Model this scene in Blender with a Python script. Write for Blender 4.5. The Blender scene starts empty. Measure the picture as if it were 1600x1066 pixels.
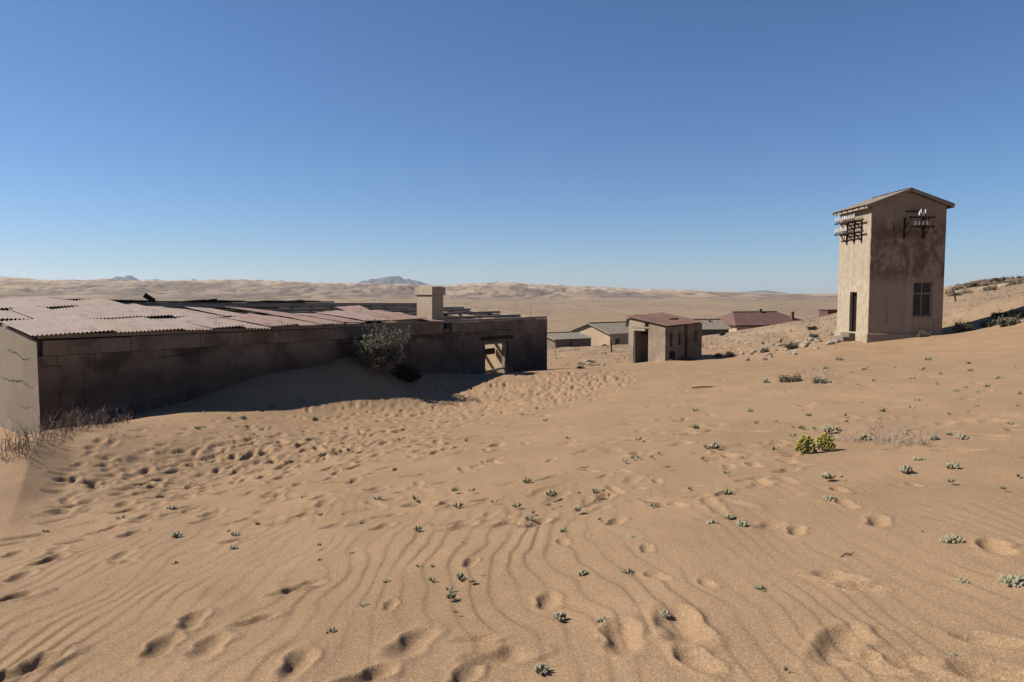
import bpy, bmesh, math, random
import numpy as np
from mathutils import Vector

# ------------------------------------------------------------------ camera, sky, sun, exposure
SC = bpy.context.scene
COL = SC.collection
F = 1150.0                      # focal length in photograph pixels (1600 wide)
HOR = 456.0                     # eye level row in the photograph
PITCH = math.atan((533.0 - HOR) / F)
cam = bpy.data.cameras.new('camera'); cam.sensor_width = 36.0; cam.lens = 36.0 * F / 1600.0
cam.clip_start = 0.05; cam.clip_end = 60000.0
camo = bpy.data.objects.new('camera', cam); COL.objects.link(camo)
camo.location = (0, 0, 0); camo.rotation_euler = (math.pi / 2 - PITCH, 0, 0)
SC.camera = camo

SUN_EL = math.radians(42.0)
SUN_AZ = math.atan2(-1.0, 0.10)           # the sun stands to the left, a touch beyond the camera
world = bpy.data.worlds.new('World'); SC.world = world; world.use_nodes = True
wn = world.node_tree
sky = wn.nodes.new('ShaderNodeTexSky'); sky.sky_type = 'NISHITA'; sky.sun_disc = False
sky.sun_elevation = SUN_EL; sky.sun_rotation = SUN_AZ
sky.altitude = 0.0; sky.air_density = 0.9; sky.dust_density = 0.15; sky.ozone_density = 10.0
wn.links.new(sky.outputs[0], wn.nodes['Background'].inputs[0])
wn.nodes['Background'].inputs[1].default_value = 0.062

sl = bpy.data.lights.new('sun', 'SUN'); sl.energy = 5.0; sl.angle = math.radians(0.53); sl.color = (1.0, 0.93, 0.82)
suno = bpy.data.objects.new('sun', sl); COL.objects.link(suno)
LD = Vector((-math.sin(SUN_AZ) * math.cos(SUN_EL), -math.cos(SUN_AZ) * math.cos(SUN_EL), -math.sin(SUN_EL)))
suno.rotation_euler = LD.to_track_quat('-Z', 'Y').to_euler(); suno.location = (-30, 3, 40)

SC.view_settings.view_transform = 'Standard'; SC.view_settings.look = 'None'
SC.view_settings.gamma = 1.0; SC.view_settings.exposure = 0.75; SC.view_settings.use_curve_mapping = False
SC.render.engine = 'CYCLES'
SC.cycles.max_bounces = 6; SC.cycles.diffuse_bounces = 4; SC.cycles.volume_bounces = 0
SC.cycles.use_denoising = True

rng = random.Random(7)
nrg = np.random.default_rng(11)

# ------------------------------------------------------------------ helpers
def tag(o, label=None, cat=None, group=None, kind=None):
    if label: o['label'] = label
    if cat: o['category'] = cat
    if group: o['group'] = group
    if kind: o['kind'] = kind
    return o

def empty(name, loc=(0, 0, 0), rz=0.0):
    o = bpy.data.objects.new(name, None); COL.objects.link(o)
    o.location = loc; o.rotation_euler = (0, 0, rz); o.empty_display_size = 0.3
    return o

def link_obj(name, me, parent=None, loc=None, rot=None):
    o = bpy.data.objects.new(name, me); COL.objects.link(o)
    if parent is not None: o.parent = parent
    if loc is not None: o.location = loc
    if rot is not None: o.rotation_euler = rot
    return o

class MB:
    def __init__(s): s.v = []; s.f = []
    def add(s, vs, fs):
        b = len(s.v); s.v += [tuple(v) for v in vs]; s.f += [tuple(b + i for i in f) for f in fs]
    def box(s, x0, x1, y0, y1, z0, z1):
        s.add([(x0, y0, z0), (x1, y0, z0), (x1, y1, z0), (x0, y1, z0), (x0, y0, z1), (x1, y0, z1), (x1, y1, z1), (x0, y1, z1)],
              [(0, 3, 2, 1), (4, 5, 6, 7), (0, 1, 5, 4), (1, 2, 6, 5), (2, 3, 7, 6), (3, 0, 4, 7)])
    def bar(s, a, b, w, h, up=(0, 0, 1)):
        a = Vector(a); b = Vector(b); d = (b - a).normalized(); up = Vector(up)
        if abs(d.dot(up)) > .97: up = Vector((0, 1, 0))
        r = d.cross(up).normalized() * (w / 2); u = r.cross(d).normalized() * (h / 2)
        s.add([a - r - u, a + r - u, a + r + u, a - r + u, b - r - u, b + r - u, b + r + u, b - r + u],
              [(0, 1, 2, 3), (7, 6, 5, 4), (0, 4, 5, 1), (1, 5, 6, 2), (2, 6, 7, 3), (3, 7, 4, 0)])
    def tube(s, pts, rad, n=3):
        pts = [Vector(p) for p in pts]; m = len(pts); base = len(s.v)
        for i, p in enumerate(pts):
            d = (pts[min(i + 1, m - 1)] - pts[max(i - 1, 0)])
            d = d.normalized() if d.length > 1e-9 else Vector((0, 0, 1))
            r = d.cross(Vector((.31, .77, .55))).normalized(); u = r.cross(d)
            q = rad[i] if isinstance(rad, (list, tuple)) else rad
            for k in range(n):
                a = 2 * math.pi * k / n
                s.v.append(tuple(p + (r * math.cos(a) + u * math.sin(a)) * q))
        for i in range(m - 1):
            for k in range(n):
                k2 = (k + 1) % n
                s.f.append((base + i * n + k, base + i * n + k2, base + (i + 1) * n + k2, base + (i + 1) * n + k))
        s.f.append(tuple(base + k for k in range(n))[::-1]); s.f.append(tuple(base + (m - 1) * n + k for k in range(n)))
    def lathe(s, c, prof, n=8, axis=None):
        c = Vector(c); base = len(s.v); m = len(prof)
        for (r, z) in prof:
            for k in range(n):
                a = 2 * math.pi * k / n
                s.v.append((c.x + r * math.cos(a), c.y + r * math.sin(a), c.z + z))
        for i in range(m - 1):
            for k in range(n):
                k2 = (k + 1) % n
                s.f.append((base + i * n + k, base + i * n + k2, base + (i + 1) * n + k2, base + (i + 1) * n + k))
        s.f.append(tuple(base + k for k in range(n))[::-1]); s.f.append(tuple(base + (m - 1) * n + k for k in range(n)))
    def mesh(s, name, mat, smooth=False, fix=False, bevel=0.0):
        me = bpy.data.meshes.new(name); me.from_pydata(s.v, [], s.f)
        if fix or bevel:
            bm = bmesh.new(); bm.from_mesh(me)
            bmesh.ops.remove_doubles(bm, verts=bm.verts, dist=1e-5)
            bmesh.ops.recalc_face_normals(bm, faces=bm.faces)
            if bevel: bmesh.ops.bevel(bm, geom=bm.edges[:], offset=bevel, segments=1, affect='EDGES', clamp_overlap=True)
            bm.to_mesh(me); bm.free()
        if mat: me.materials.append(mat)
        if smooth: me.polygons.foreach_set('use_smooth', [True] * len(me.polygons))
        me.update(); return me
    def build(s, name, mat, parent=None, loc=None, rot=None, **kw):
        return link_obj(name, s.mesh(name, mat, **kw), parent, loc, rot)

# --- numpy value noise
def _hash(ix, iy, seed):
    h = (ix.astype(np.int64) * 374761393 + iy.astype(np.int64) * 668265263 + seed * 974711) & 0xffffffff
    h = ((h ^ (h >> 13)) * 1274126177) & 0xffffffff
    h = (h ^ (h >> 16)) & 0xffffff
    return h / float(0xffffff)
def vnoise(x, y, seed=0):
    xi = np.floor(x); yi = np.floor(y); fx = x - xi; fy = y - yi
    fx = fx * fx * fx * (fx * (fx * 6 - 15) + 10); fy = fy * fy * fy * (fy * (fy * 6 - 15) + 10)
    a = _hash(xi, yi, seed); b = _hash(xi + 1, yi, seed); c = _hash(xi, yi + 1, seed); d = _hash(xi + 1, yi + 1, seed)
    return (a + (b - a) * fx + (c - a) * fy + (a - b - c + d) * fx * fy) * 2 - 1
def fbm(x, y, seed=0, oct=4, g=.5):
    t = 0; am = 1.0
    for o in range(oct):
        t = t + am * vnoise(x * 2 ** o + 17.3 * o, y * 2 ** o - 9.1 * o, seed + o); am *= g
    return t
def sstep(a, b, x):
    t = np.clip((x - a) / (b - a), 0, 1); return t * t * (3 - 2 * t)

def ray(px, py, d):
    """world point at forward distance d (metres) seen at photograph pixel (px, py)"""
    u = (px - 800.0) / F; v = (533.0 - py) / F
    cy = math.cos(PITCH) + v * math.sin(PITCH); cz = v * math.cos(PITCH) - math.sin(PITCH)
    return (u / cy * d, d, cz / cy * d)

# ------------------------------------------------------------------ materials
class NT:
    def __init__(s, name):
        s.m = bpy.data.materials.new(name); s.m.use_nodes = True; s.t = s.m.node_tree
        s.p = s.t.nodes['Principled BSDF']; s.p.inputs['Specular IOR Level'].default_value = 0.2
        s.p.inputs['Roughness'].default_value = 0.9
        s.tc = None
    def n(s, t, **kw):
        nd = s.t.nodes.new(t)
        for k, v in kw.items(): setattr(nd, k, v)
        return nd
    def ln(s, a, b): s.t.links.new(a, b)
    def obj(s):
        if s.tc is None: s.tc = s.n('ShaderNodeTexCoord')
        return s.tc.outputs['Object']
    def noise(s, scale, detail=4, rough=.55, vec=None, sc3=None, dist=0.0):
        v = vec if vec is not None else s.obj()
        if sc3:
            mp = s.n('ShaderNodeMapping'); mp.inputs['Scale'].default_value = sc3; s.ln(v, mp.inputs['Vector']); v = mp.outputs[0]
        nd = s.n('ShaderNodeTexNoise'); nd.inputs['Scale'].default_value = scale; nd.inputs['Detail'].default_value = detail
        nd.inputs['Roughness'].default_value = rough; nd.inputs['Distortion'].default_value = dist; s.ln(v, nd.inputs['Vector']); return nd.outputs['Fac']
    def rng(s, x, a, b, c=0.0, d=1.0):
        nd = s.n('ShaderNodeMapRange', interpolation_type='SMOOTHSTEP')
        for i, v in enumerate((a, b, c, d)): nd.inputs[i + 1].default_value = v
        s.ln(x, nd.inputs[0]); return nd.outputs[0]
    def mix(s, fac, a, b, mode='MIX'):
        nd = s.n('ShaderNodeMix', data_type='RGBA', blend_type=mode)
        for i, v in ((0, fac), (6, a), (7, b)):
            if isinstance(v, (int, float)): nd.inputs[i].default_value = v
            elif isinstance(v, tuple): nd.inputs[i].default_value = (*v, 1.0)
            else: s.ln(v, nd.inputs[i])
        return nd.outputs[2]
    def math(s, op, a, b=None):
        nd = s.n('ShaderNodeMath', operation=op)
        for i, v in enumerate((a, b)):
            if v is None: continue
            if isinstance(v, (int, float)): nd.inputs[i].default_value = v
            else: s.ln(v, nd.inputs[i])
        return nd.outputs[0]
    def color(s, c):
        if isinstance(c, tuple): s.p.inputs['Base Color'].default_value = (*c, 1.0)
        else: s.ln(c, s.p.inputs['Base Color'])
    def bump(s, h, strength=.4, dist=.02, prev=None):
        nd = s.n('ShaderNodeBump'); nd.inputs['Strength'].default_value = strength; nd.inputs['Distance'].default_value = dist
        s.ln(h, nd.inputs['Height'])
        if prev is not None: s.ln(prev, nd.inputs['Normal'])
        s.ln(nd.outputs[0], s.p.inputs['Normal']); return nd.outputs[0]

def K(c, k=.56): return tuple(v * k for v in c)
def plaster(name, base, stain, pale, amount=.5, scale=1.0, zlo=None):
    base, stain, pale = K(base), K(stain), K(pale)
    t = NT(name)
    big = t.noise(.55 * scale, 6, .62); mid = t.noise(2.6 * scale, 5, .65, dist=.4); fine = t.noise(26, 4, .6)
    drip = t.noise(1.6 * scale, 5, .65, sc3=(3.0, 3.0, .35))
    c = t.mix(t.rng(mid, .42, .68, 0, .75), base, pale)
    c = t.mix(t.math('MULTIPLY', t.rng(big, .44, .60), amount), c, stain)
    c = t.mix(t.math('MULTIPLY', t.rng(drip, .52, .68), amount * .8), c, stain)
    c = t.mix(t.math('MULTIPLY', t.rng(fine, .35, .7), .35), c, tuple(v * .7 for v in base))
    if zlo:                                           # damp and salts that have crept up from the ground
        sep = t.n('ShaderNodeSeparateXYZ'); t.ln(t.obj(), sep.inputs[0])
        zz = t.math('ADD', sep.outputs[2], t.math('MULTIPLY', t.math('SUBTRACT', big, .5), 1.6))
        c = t.mix(t.math('MULTIPLY', t.rng(zz, zlo[0], zlo[1], 1, 0), zlo[2]), c, K(zlo[3]))
        salt = t.math('MULTIPLY', t.rng(zz, zlo[0] - .55, zlo[0] - .1, 1, 0), t.rng(t.noise(5, 6, .7), .52, .66))
        c = t.mix(t.math('MULTIPLY', salt, .6), c, (.24, .24, .25))
    t.color(c)
    b = t.bump(t.noise(60, 3, .7), .35, .006); t.bump(t.noise(7 * scale, 5, .7), .45, .03, b)
    return t.m

def plain(name, c, c2=None, scale=6, rough=.85, spec=.2, bump=0.0, sc3=None):
    t = NT(name); t.p.inputs['Roughness'].default_value = rough; t.p.inputs['Specular IOR Level'].default_value = spec
    if c2 is None: c2 = tuple(v * .6 for v in c)
    if not name.startswith('white'): c, c2 = K(c), K(c2)
    t.color(t.mix(t.rng(t.noise(scale, 5, .62, sc3=sc3), .35, .66), c, c2))
    if bump: t.bump(t.noise(scale * 3, 4, .6, sc3=sc3), .5, bump)
    return t.m

def sheet_mat(name, base, fade, rust, spec=.25):
    base, fade, rust = K(base, .43), K(fade, .43), K(rust, .40)
    t = NT(name); t.p.inputs['Roughness'].default_value = .72; t.p.inputs['Specular IOR Level'].default_value = spec
    oi = t.n('ShaderNodeObjectInfo'); ad = t.n('ShaderNodeVectorMath', operation='ADD')
    sc = t.n('ShaderNodeVectorMath', operation='SCALE'); sc.inputs[3].default_value = 37.0
    cb = t.n('ShaderNodeCombineXYZ'); t.ln(oi.outputs['Random'], cb.inputs[0]); t.ln(oi.outputs['Random'], cb.inputs[1])
    t.ln(cb.outputs[0], sc.inputs[0]); t.ln(t.obj(), ad.inputs[0]); t.ln(sc.outputs[0], ad.inputs[1]); v = ad.outputs[0]
    c = t.mix(t.rng(t.noise(1.3, 5, .6, v), .36, .66), base, fade)
    c = t.mix(t.math('MULTIPLY', t.rng(oi.outputs['Random'], 0, 1), .6), c, fade)
    c = t.mix(t.math('MULTIPLY', t.rng(t.noise(2.2, 6, .7, v, sc3=(2.5, .5, 1)), .50, .64), .85), c, rust)
    c = t.mix(t.math('MULTIPLY', t.rng(t.noise(30, 4, .7, v), .55, .75), .45), c, rust)
    c = t.mix(t.math('MULTIPLY', t.rng(t.noise(3.0, 4, .7, v, sc3=(6, .25, 1)), .48, .66), .55), c, tuple(x * .55 + .02 for x in base))
    t.color(c); t.bump(t.noise(14, 4, .6, v), .25, .01)
    return t.m

M = {}
M['plaster_long'] = plaster('weathered_plaster', (.29, .21, .148), (.085, .06, .043), (.42, .315, .225), .95, 1.0, (-2.3, -1.5, .7, (.075, .058, .046)))
M['plaster_end'] = plaster('pale_end_plaster', (.31, .25, .19), (.20, .155, .112), (.36, .295, .23), .4, .8)
M['ring_beam'] = plaster('cement_beam', (.34, .25, .175), (.15, .11, .078), (.42, .32, .23), .8, 1.5)
M['plaster_hut'] = plaster('hut_plaster', (.47, .37, .27), (.25, .18, .125), (.60, .49, .37), .6, 1.2)
M['plaster_hut_front_shade'] = plaster('hut_front_shade_plaster', (.33, .25, .18), (.16, .112, .078), (.42, .33, .245), .7, 1.3)  # darker copy for the front wall: stains, plus its shade in the colour
M['house_tan'] = plaster('tan_house_plaster', (.68, .50, .335), (.50, .36, .24), (.74, .56, .385), .4, .7)
M['house_grey'] = plaster('grey_house_plaster', (.26, .20, .15), (.15, .11, .08), (.34, .27, .20), .5, .7)
M['chimney'] = plaster('chimney_plaster', (.60, .47, .33), (.40, .30, .21), (.66, .53, .39), .4, 1.6)
M['sheet_red'] = sheet_mat('faded_red_sheet', (.32, .17, .135), (.38, .24, .195), (.13, .062, .045))
M['sheet_pink'] = sheet_mat('bleached_pink_sheet', (.37, .245, .20), (.40, .295, .24), (.17, .09, .065))
M['sheet_bare'] = sheet_mat('bare_grey_sheet', (.335, .225, .18), (.375, .275, .22), (.24, .155, .10))
M['sheet_tower'] = sheet_mat('tower_roof_sheet', (.44, .36, .275), (.48, .40, .31), (.25, .17, .11))
M['roof_redhouse'] = sheet_mat('red_roof_sheet', (.255, .125, .096), (.30, .165, .132), (.13, .065, .05))
M['roof_grey'] = sheet_mat('grey_roof_sheet', (.30, .26, .20), (.34, .29, .225), (.2, .16, .12))
M['timber'] = plain('grey_timber', (.46, .39, .31), (.27, .22, .17), 5, bump=.01, sc3=(.3, 3, 3))
M['timber_dark'] = plain('dark_timber', (.075, .055, .042), (.035, .026, .02), 6, bump=.01, sc3=(.3, 3, 3))
M['iron'] = plain('rusted_iron', (.055, .034, .024), (.028, .02, .016), 20)
M['porcelain'] = plain('white_porcelain', (.60, .58, .54), (.42, .39, .35), 8, rough=.25, spec=.5)
M['glass'] = plain('dirty_window_glass', (.020, .019, .018), (.04, .036, .032), 3, rough=.30, spec=.3)
M['crack'] = plain('crack_shadow_line', (.035, .026, .02), (.06, .045, .035), 20)
M['brick'] = plain('weathered_brick', (.26, .17, .12), (.17, .11, .08), 6, bump=.01)
M['stone'] = plain('pale_stone', (.52, .41, .305), (.34, .26, .19), 2.2, bump=.05)
M['rock_brown'] = plain('brown_rock', (.24, .175, .125), (.13, .092, .066), 1.4, bump=.1)

def leafmat(name, a, b, rough=.7):
    t = NT(name); t.p.inputs['Roughness'].default_value = rough
    g = t.n('ShaderNodeNewGeometry')
    c = t.mix(g.outputs['Random Per Island'], a, b)
    t.color(t.mix(t.math('MULTIPLY', t.rng(t.noise(9, 3), .4, .65), .5), c, tuple((x + y) * .35 for x, y in zip(a, b))))
    return t.m
M['silver'] = leafmat('silvery_succulent', (.275, .242, .168), (.19, .178, .108))
M['greenish'] = leafmat('grey_green_succulent', (.20, .195, .12), (.135, .14, .075))
M['yellow'] = leafmat('yellow_green_succulent', (.29, .245, .038), (.125, .13, .026), .5)
M['scrub'] = leafmat('dry_scrub_leaves', (.15, .125, .078), (.085, .072, .045))
M['scrub_dark'] = leafmat('dark_scrub_leaves', (.048, .042, .026), (.026, .025, .016))
M['bush_grey'] = leafmat('grey_bush_leaves', (.15, .135, .092), (.085, .08, .054))
M['twig'] = leafmat('dry_reddish_twigs', (.19, .125, .085), (.11, .07, .05))
M['twig_pale'] = leafmat('bleached_twigs', (.33, .27, .215), (.21, .165, .13))

# ------------------------------------------------------------------ terrain height
def wall_d(px): return F * 1.0 / (73.0 - .0409 * (px - 58.0))
CP = []
def cp(px, py, d): CP.append(ray(px, py, d))
for px, py in ((58, 690), (120, 678), (190, 656), (300, 625), (380, 596), (450, 578), (500, 569), (530, 561), (550, 558), (575, 561), (620, 572), (660, 580), (700, 583)):
    cp(px, py, wall_d(px) - .05)
CP += [(-.70, 26.2, -3.05), (1.5, 28.6, -3.2), (-.2, 28.2, -3.1)]
for a in ((0, 720, 10.2), (60, 691, 11.8), (116, 673, 13.0), (190, 660, 15.2), (300, 645, 16.5), (450, 633, 18.3), (600, 620, 20.2), (680, 605, 22.3), (725, 592, 23.6),
          (765, 584.5, 24.9), (815, 582, 26.0), (855, 581, 27.0), (880, 580, 29),
          (1040, 564, 40), (985, 570, 41.4), (1092, 560, 41.6), (900, 574, 37), (950, 572, 39), (920, 549, 58), (870, 553, 50),
          (1100, 562, 41), (1200, 546, 45), (1260, 536, 43), (1150, 527, 62), (1200, 513, 62), (1265, 501, 62), (1310, 499, 64),
          (1355, 537, 35.8), (1306, 535, 39.3), (1300, 536, 37.2), (1471, 523, 36), (1400, 531, 35.8), (1510, 517, 36), (1600, 490, 36), (1510, 503, 39.7), (1600, 478, 39.7),
          (1600, 512, 32.5), (1600, 565, 23), (1400, 560, 30), (1500, 466, 60), (1480, 449, 78), (1600, 437, 80), (1475, 500, 46), (1550, 470, 48), (1640, 470, 37), (1700, 430, 80), (1110, 530, 76), (1090, 533, 62), (1130, 528, 72), (1150, 522, 92), (1185, 521, 92)):
    cp(*a)
for X in (-9, -5, 0, 5, 9):
    for Y in (0, 4, 8, 11): CP.append((X, Y, -1.6 - .065 * Y + .075 * X))
CP += [(-14, 8, -3.4), (-15.5, 13.5, -3.5), (-11.5, 13.8, -3.25), (-20, 25, -4.4), (-12, 26, -3.6), (-20, -10, -2.6), (20, -10, .2), (0, -20, -.6), (-40, 40, -7), (-30, 80, -9), (0, 90, -7.2),
       (30, 95, -6.4), (50, 110, -7), (80, 120, -4), (90, 60, 2), (40, 0, .8), (15, 12, -1.1), (10, 20, -2.1), (5, 30, -3.1)]
CP = np.array(CP); CPx, CPy, CPz = CP.T
C0 = 1.3
def _plane(X, Y): return -1.6 - .065 * np.maximum(Y, -25) + .075 * np.clip(X, -60, 90)
A = np.sqrt((CPx[:, None] - CPx[None]) ** 2 + (CPy[:, None] - CPy[None]) ** 2 + C0 * C0)
RW = np.linalg.solve(A + 1e-6 * np.eye(len(CPx)), CPz - _plane(CPx, CPy))

HILL_PX = np.array([-900, -300, 0, 150, 300, 450, 600, 700, 800, 900, 1000, 1100, 1200, 1300, 1500, 2200])
HILL_Y = np.array([432, 433, 434, 437, 438, 440, 442, 443, 445, 449, 452.5, 455.5, 458, 460, 461, 461])
FAR_R = np.log(np.array([1, 60, 110, 150, 220, 300, 450, 700, 1200, 2500, 4000, 12000, 40000.]))
FAR_Z = np.array([-4.5, -5.2, -8.1, -9.3, -11., -12.2, -13.2, -13.6, -13.6, -13, -13, -25, -200])

# small dune with a sharp crest by the building's left end
R0 = np.array(ray(0, 757, 7.2)[:2]); R1 = np.array(ray(34, 722, 9.0)[:2]); R2 = np.array(ray(64, 688, 11.6)[:2]); R3 = np.array(ray(130, 670, 13.2)[:2])
def crest(X, Y):
    out = np.zeros_like(X)
    for (a, b, h0, h1) in ((R0, R1, .015, .10), (R1, R2, .10, .15), (R2, R3, .15, .03)):
        d = b - a; L = np.hypot(*d); d = d / L
        t = ((X - a[0]) * d[0] + (Y - a[1]) * d[1]); s = (X - a[0]) * d[1] - (Y - a[1]) * d[0]     # s > 0: right of the line
        tt = np.clip(t / L, 0, 1); h = h0 + (h1 - h0) * tt
        end = np.exp(-(np.minimum(t, 0) / .5) ** 2 - (np.maximum(t - L, 0) / .5) ** 2)
        prof = np.where(s > 0, np.clip(1 - s / .50, 0, 1) ** 1.8, np.exp(-(s / 1.5) ** 2))
        out = np.maximum(out, h * prof * end)
    return out

_a = ray(58, 530, wall_d(58)); _b = ray(855, 530, wall_d(855)); LBX, LBY = _a[0], _a[1]
_l = math.hypot(_b[0] - _a[0], _b[1] - _a[1]); LBC, LBS = (_b[0] - _a[0]) / _l, (_b[1] - _a[1]) / _l
def base_height(X, Y):
    X = np.asarray(X, float); Y = np.asarray(Y, float); sh = X.shape; X = X.ravel(); Y = Y.ravel()
    R = np.hypot(X, Y); z = np.empty_like(X)
    near = (R < 175)
    zn = np.zeros_like(X)
    xs, ys = X[near], Y[near]; acc = _plane(xs, ys)
    for i in range(len(CPx)):
        acc = acc + RW[i] * np.sqrt((xs - CPx[i]) ** 2 + (ys - CPy[i]) ** 2 + C0 * C0)
    acc = acc + crest(xs, ys)
    ls = (xs - LBX) * LBC + (ys - LBY) * LBS; lw = -(xs - LBX) * LBS + (ys - LBY) * LBC
    inside = sstep(.10, .26, lw) * (1 - sstep(14.3, 14.5, lw)) * sstep(.06, .2, ls) * (1 - sstep(16.75, 16.95, ls))
    acc = acc * (1 - inside) + np.minimum(acc, -3.0 + .05 * fbm(xs / 1.5, ys / 1.5, 5, 3)) * inside
    zn[near] = acc
    zf = np.interp(np.log(np.maximum(R, 1.0)), FAR_R, FAR_Z)
    far = R > 100
    if far.any():
        xf, yf, rf = X[far], Y[far], R[far]
        zz = zf[far]
        yy = np.where(yf > 1, yf, 1.0); pxs = np.where(yf > 1, 800 + F * xf / yy, np.where(xf < 0, -900, 2200))
        pxs = np.clip(pxs, -900, 2200)
        rim = (HOR - np.interp(pxs, HILL_PX, HILL_Y)) / F * 3600.0 + 13.0
        k = sstep(1300, 3500, rf) * (1 - sstep(4200, 8000, rf) * .8)
        nz = fbm(xf / 330, yf / 800, 3, 5, .6); rd = 1 - np.abs(fbm(xf / 150 + 5, yf / 420, 9, 4, .6))
        zz = zz + k * rim * .74 + sstep(900, 2800, rf) * (nz * 8.0 + (rd - .5) * 15.0) * np.clip(rim / 45 + .25, .2, 1.1)
        zz = zz + sstep(120, 400, rf) * (1 - sstep(1500, 2500, rf)) * (fbm(xf / 60, yf / 60, 21, 4) * .35)
        zf[far] = zz
    k = sstep(105, 165, R)
    z = np.where(near, zn * (1 - k) + zf * k, zf)
    return z.reshape(sh)

def hit(px, py, dmax=110.0):
    d = np.exp(np.linspace(math.log(2.2), math.log(dmax), 420))
    P = [ray(px, py, 1.0)]; ux, _, uz = P[0]
    zg = base_height(ux * d, d); below = uz * d < zg
    i = int(np.argmax(below)) if below.any() else len(d) - 1
    if i == 0: return (ux * d[0], d[0], float(zg[0]))
    f0 = uz * d[i - 1] - zg[i - 1]; f1 = uz * d[i] - zg[i]; t = f0 / (f0 - f1) if f0 != f1 else 1
    D = d[i - 1] + (d[i] - d[i - 1]) * t
    return (ux * D, D, float(base_height(np.array([ux * D]), np.array([D]))[0]))
def gz(x, y): return float(base_height(np.array([x]), np.array([y]))[0])

# ------------------------------------------------------------------ the ground sheet: real footprints and wind ripples in its surface
th_f = np.radians(np.linspace(-46, 46, 921)); th_b = np.radians(np.linspace(46, 314, 91))[1:-1]
TH = np.concatenate([th_f, th_b])
rad = [.25]
while rad[-1] < 14000:
    r = rad[-1]
    if r < 2.3: dr = .12
    elif r < 175: dr = min(max(r * r / 3100.0, .013), r * .012)
    elif r < 5000: dr = r * .017
    else: dr = r * .08
    rad.append(r + dr)
RR = np.array(rad); NT_, NR = len(TH), len(RR)
GX = np.sin(TH)[None, :] * RR[:, None]; GY = np.cos(TH)[None, :] * RR[:, None]
GZ = base_height(GX, GY)
nearR = int(np.searchsorted(RR, 75.0))
sx, sy = GX[:nearR], GY[:nearR]; D = np.zeros_like(sx)
# gentle undulation
rr = RR[:nearR, None]
D += .035 * fbm(sx / 2.6, sy / 2.6, 40, 3) * sstep(1, 5, rr) + .012 * fbm(sx / .7, sy / .9, 44, 3)
# trodden path from the lower left to the hut: centre line in world metres
PATH = np.array([hit(*p)[:2] for p in ((-160, 800), (60, 775), (250, 722), (400, 697), (560, 668), (700, 642), (820, 610), (930, 582), (985, 575))])
def path_at(t):
    i = min(int(t), len(PATH) - 2); f = t - i
    a, b = PATH[i], PATH[i + 1]; return a + (b - a) * f, (b - a) / np.hypot(*(b - a))
PD = np.full_like(sx, 99.0)
for i in range(len(PATH) - 1):
    a, b = PATH[i], PATH[i + 1]; d = b - a; L2 = d @ d
    t = np.clip(((sx - a[0]) * d[0] + (sy - a[1]) * d[1]) / L2, 0, 1)
    PD = np.minimum(PD, np.hypot(sx - a[0] - d[0] * t, sy - a[1] - d[1] * t))
trod = np.exp(-(PD / 1.5) ** 2)
# wind ripples, crests running away from the camera
warp = .42 * fbm(sx / 1.1, sy / 1.7, 60, 3, .5) + .07 * fbm(sx / .28, sy / .4, 66, 2)
ph = (sx + warp * .40 + .04 * sy) / .150
fr = ph - np.floor(ph)
rip = np.where(fr < .76, fr / .76, (1 - fr) / .24); rip = rip * rip * (3 - 2 * rip) - .5
amp = (.0100 + .0075 * np.clip(fbm(sx / .7, sy / 1.0, 70, 3), -.9, .9)) * (1 - .8 * trod) * (1 - sstep(5.2, 9.5, rr))
amp *= 1 - .42 * sstep(-1.6, .6, sx)
amp *= .58 + .42 * sstep(-.45, .25, fbm(sx / .45 + 7, sy / .8, 74, 2))
D += np.maximum(amp, .0006) * rip
trod = trod * (1 - sstep(.0, .05, crest(sx, sy)))
D += .010 * trod * fbm(sx / .22, sy / .3, 80, 2) * sstep(2, 5, rr)
prints = []
def stamp(x, y, hd, L, W, dep):
    if float(crest(np.array([x]), np.array([y]))[0]) > .012: return        # the fresh slip face of the dune is untrodden
    r = math.hypot(x, y); a = math.atan2(x, y); e = max(L, W) * 1.5
    i0 = int(np.searchsorted(RR, r - e)); i1 = min(int(np.searchsorted(RR, r + e)) + 1, nearR)
    j0 = int(np.searchsorted(th_f, a - e / max(r, .5))); j1 = int(np.searchsorted(th_f, a + e / max(r, .5))) + 1
    if i1 - i0 < 2 or j1 - j0 < 2: return
    X = sx[i0:i1, j0:j1] - x; Y = sy[i0:i1, j0:j1] - y
    c, s = math.cos(hd), math.sin(hd)
    u = X * s + Y * c; v = X * c - Y * s
    wob = 1 + .13 * fbm(X * 9 + x * 5, Y * 9 + y * 3, int(abs(x * 77 + y * 31)) % 997, 2)
    waist = 1 - .25 * np.exp(-((u + .02) / (L * .2)) ** 2)
    q = np.sqrt((u / (L / 2)) ** 2 + (v / (W / 2 * waist)) ** 2) * wob
    D[i0:i1, j0:j1] += dep * (-np.exp(-(q / .98) ** 3.3) * (1 + .25 * u / L) + .20 * np.exp(-((q - 1.45) / .34) ** 2) * (1 + .6 * (u > 0)))
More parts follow.
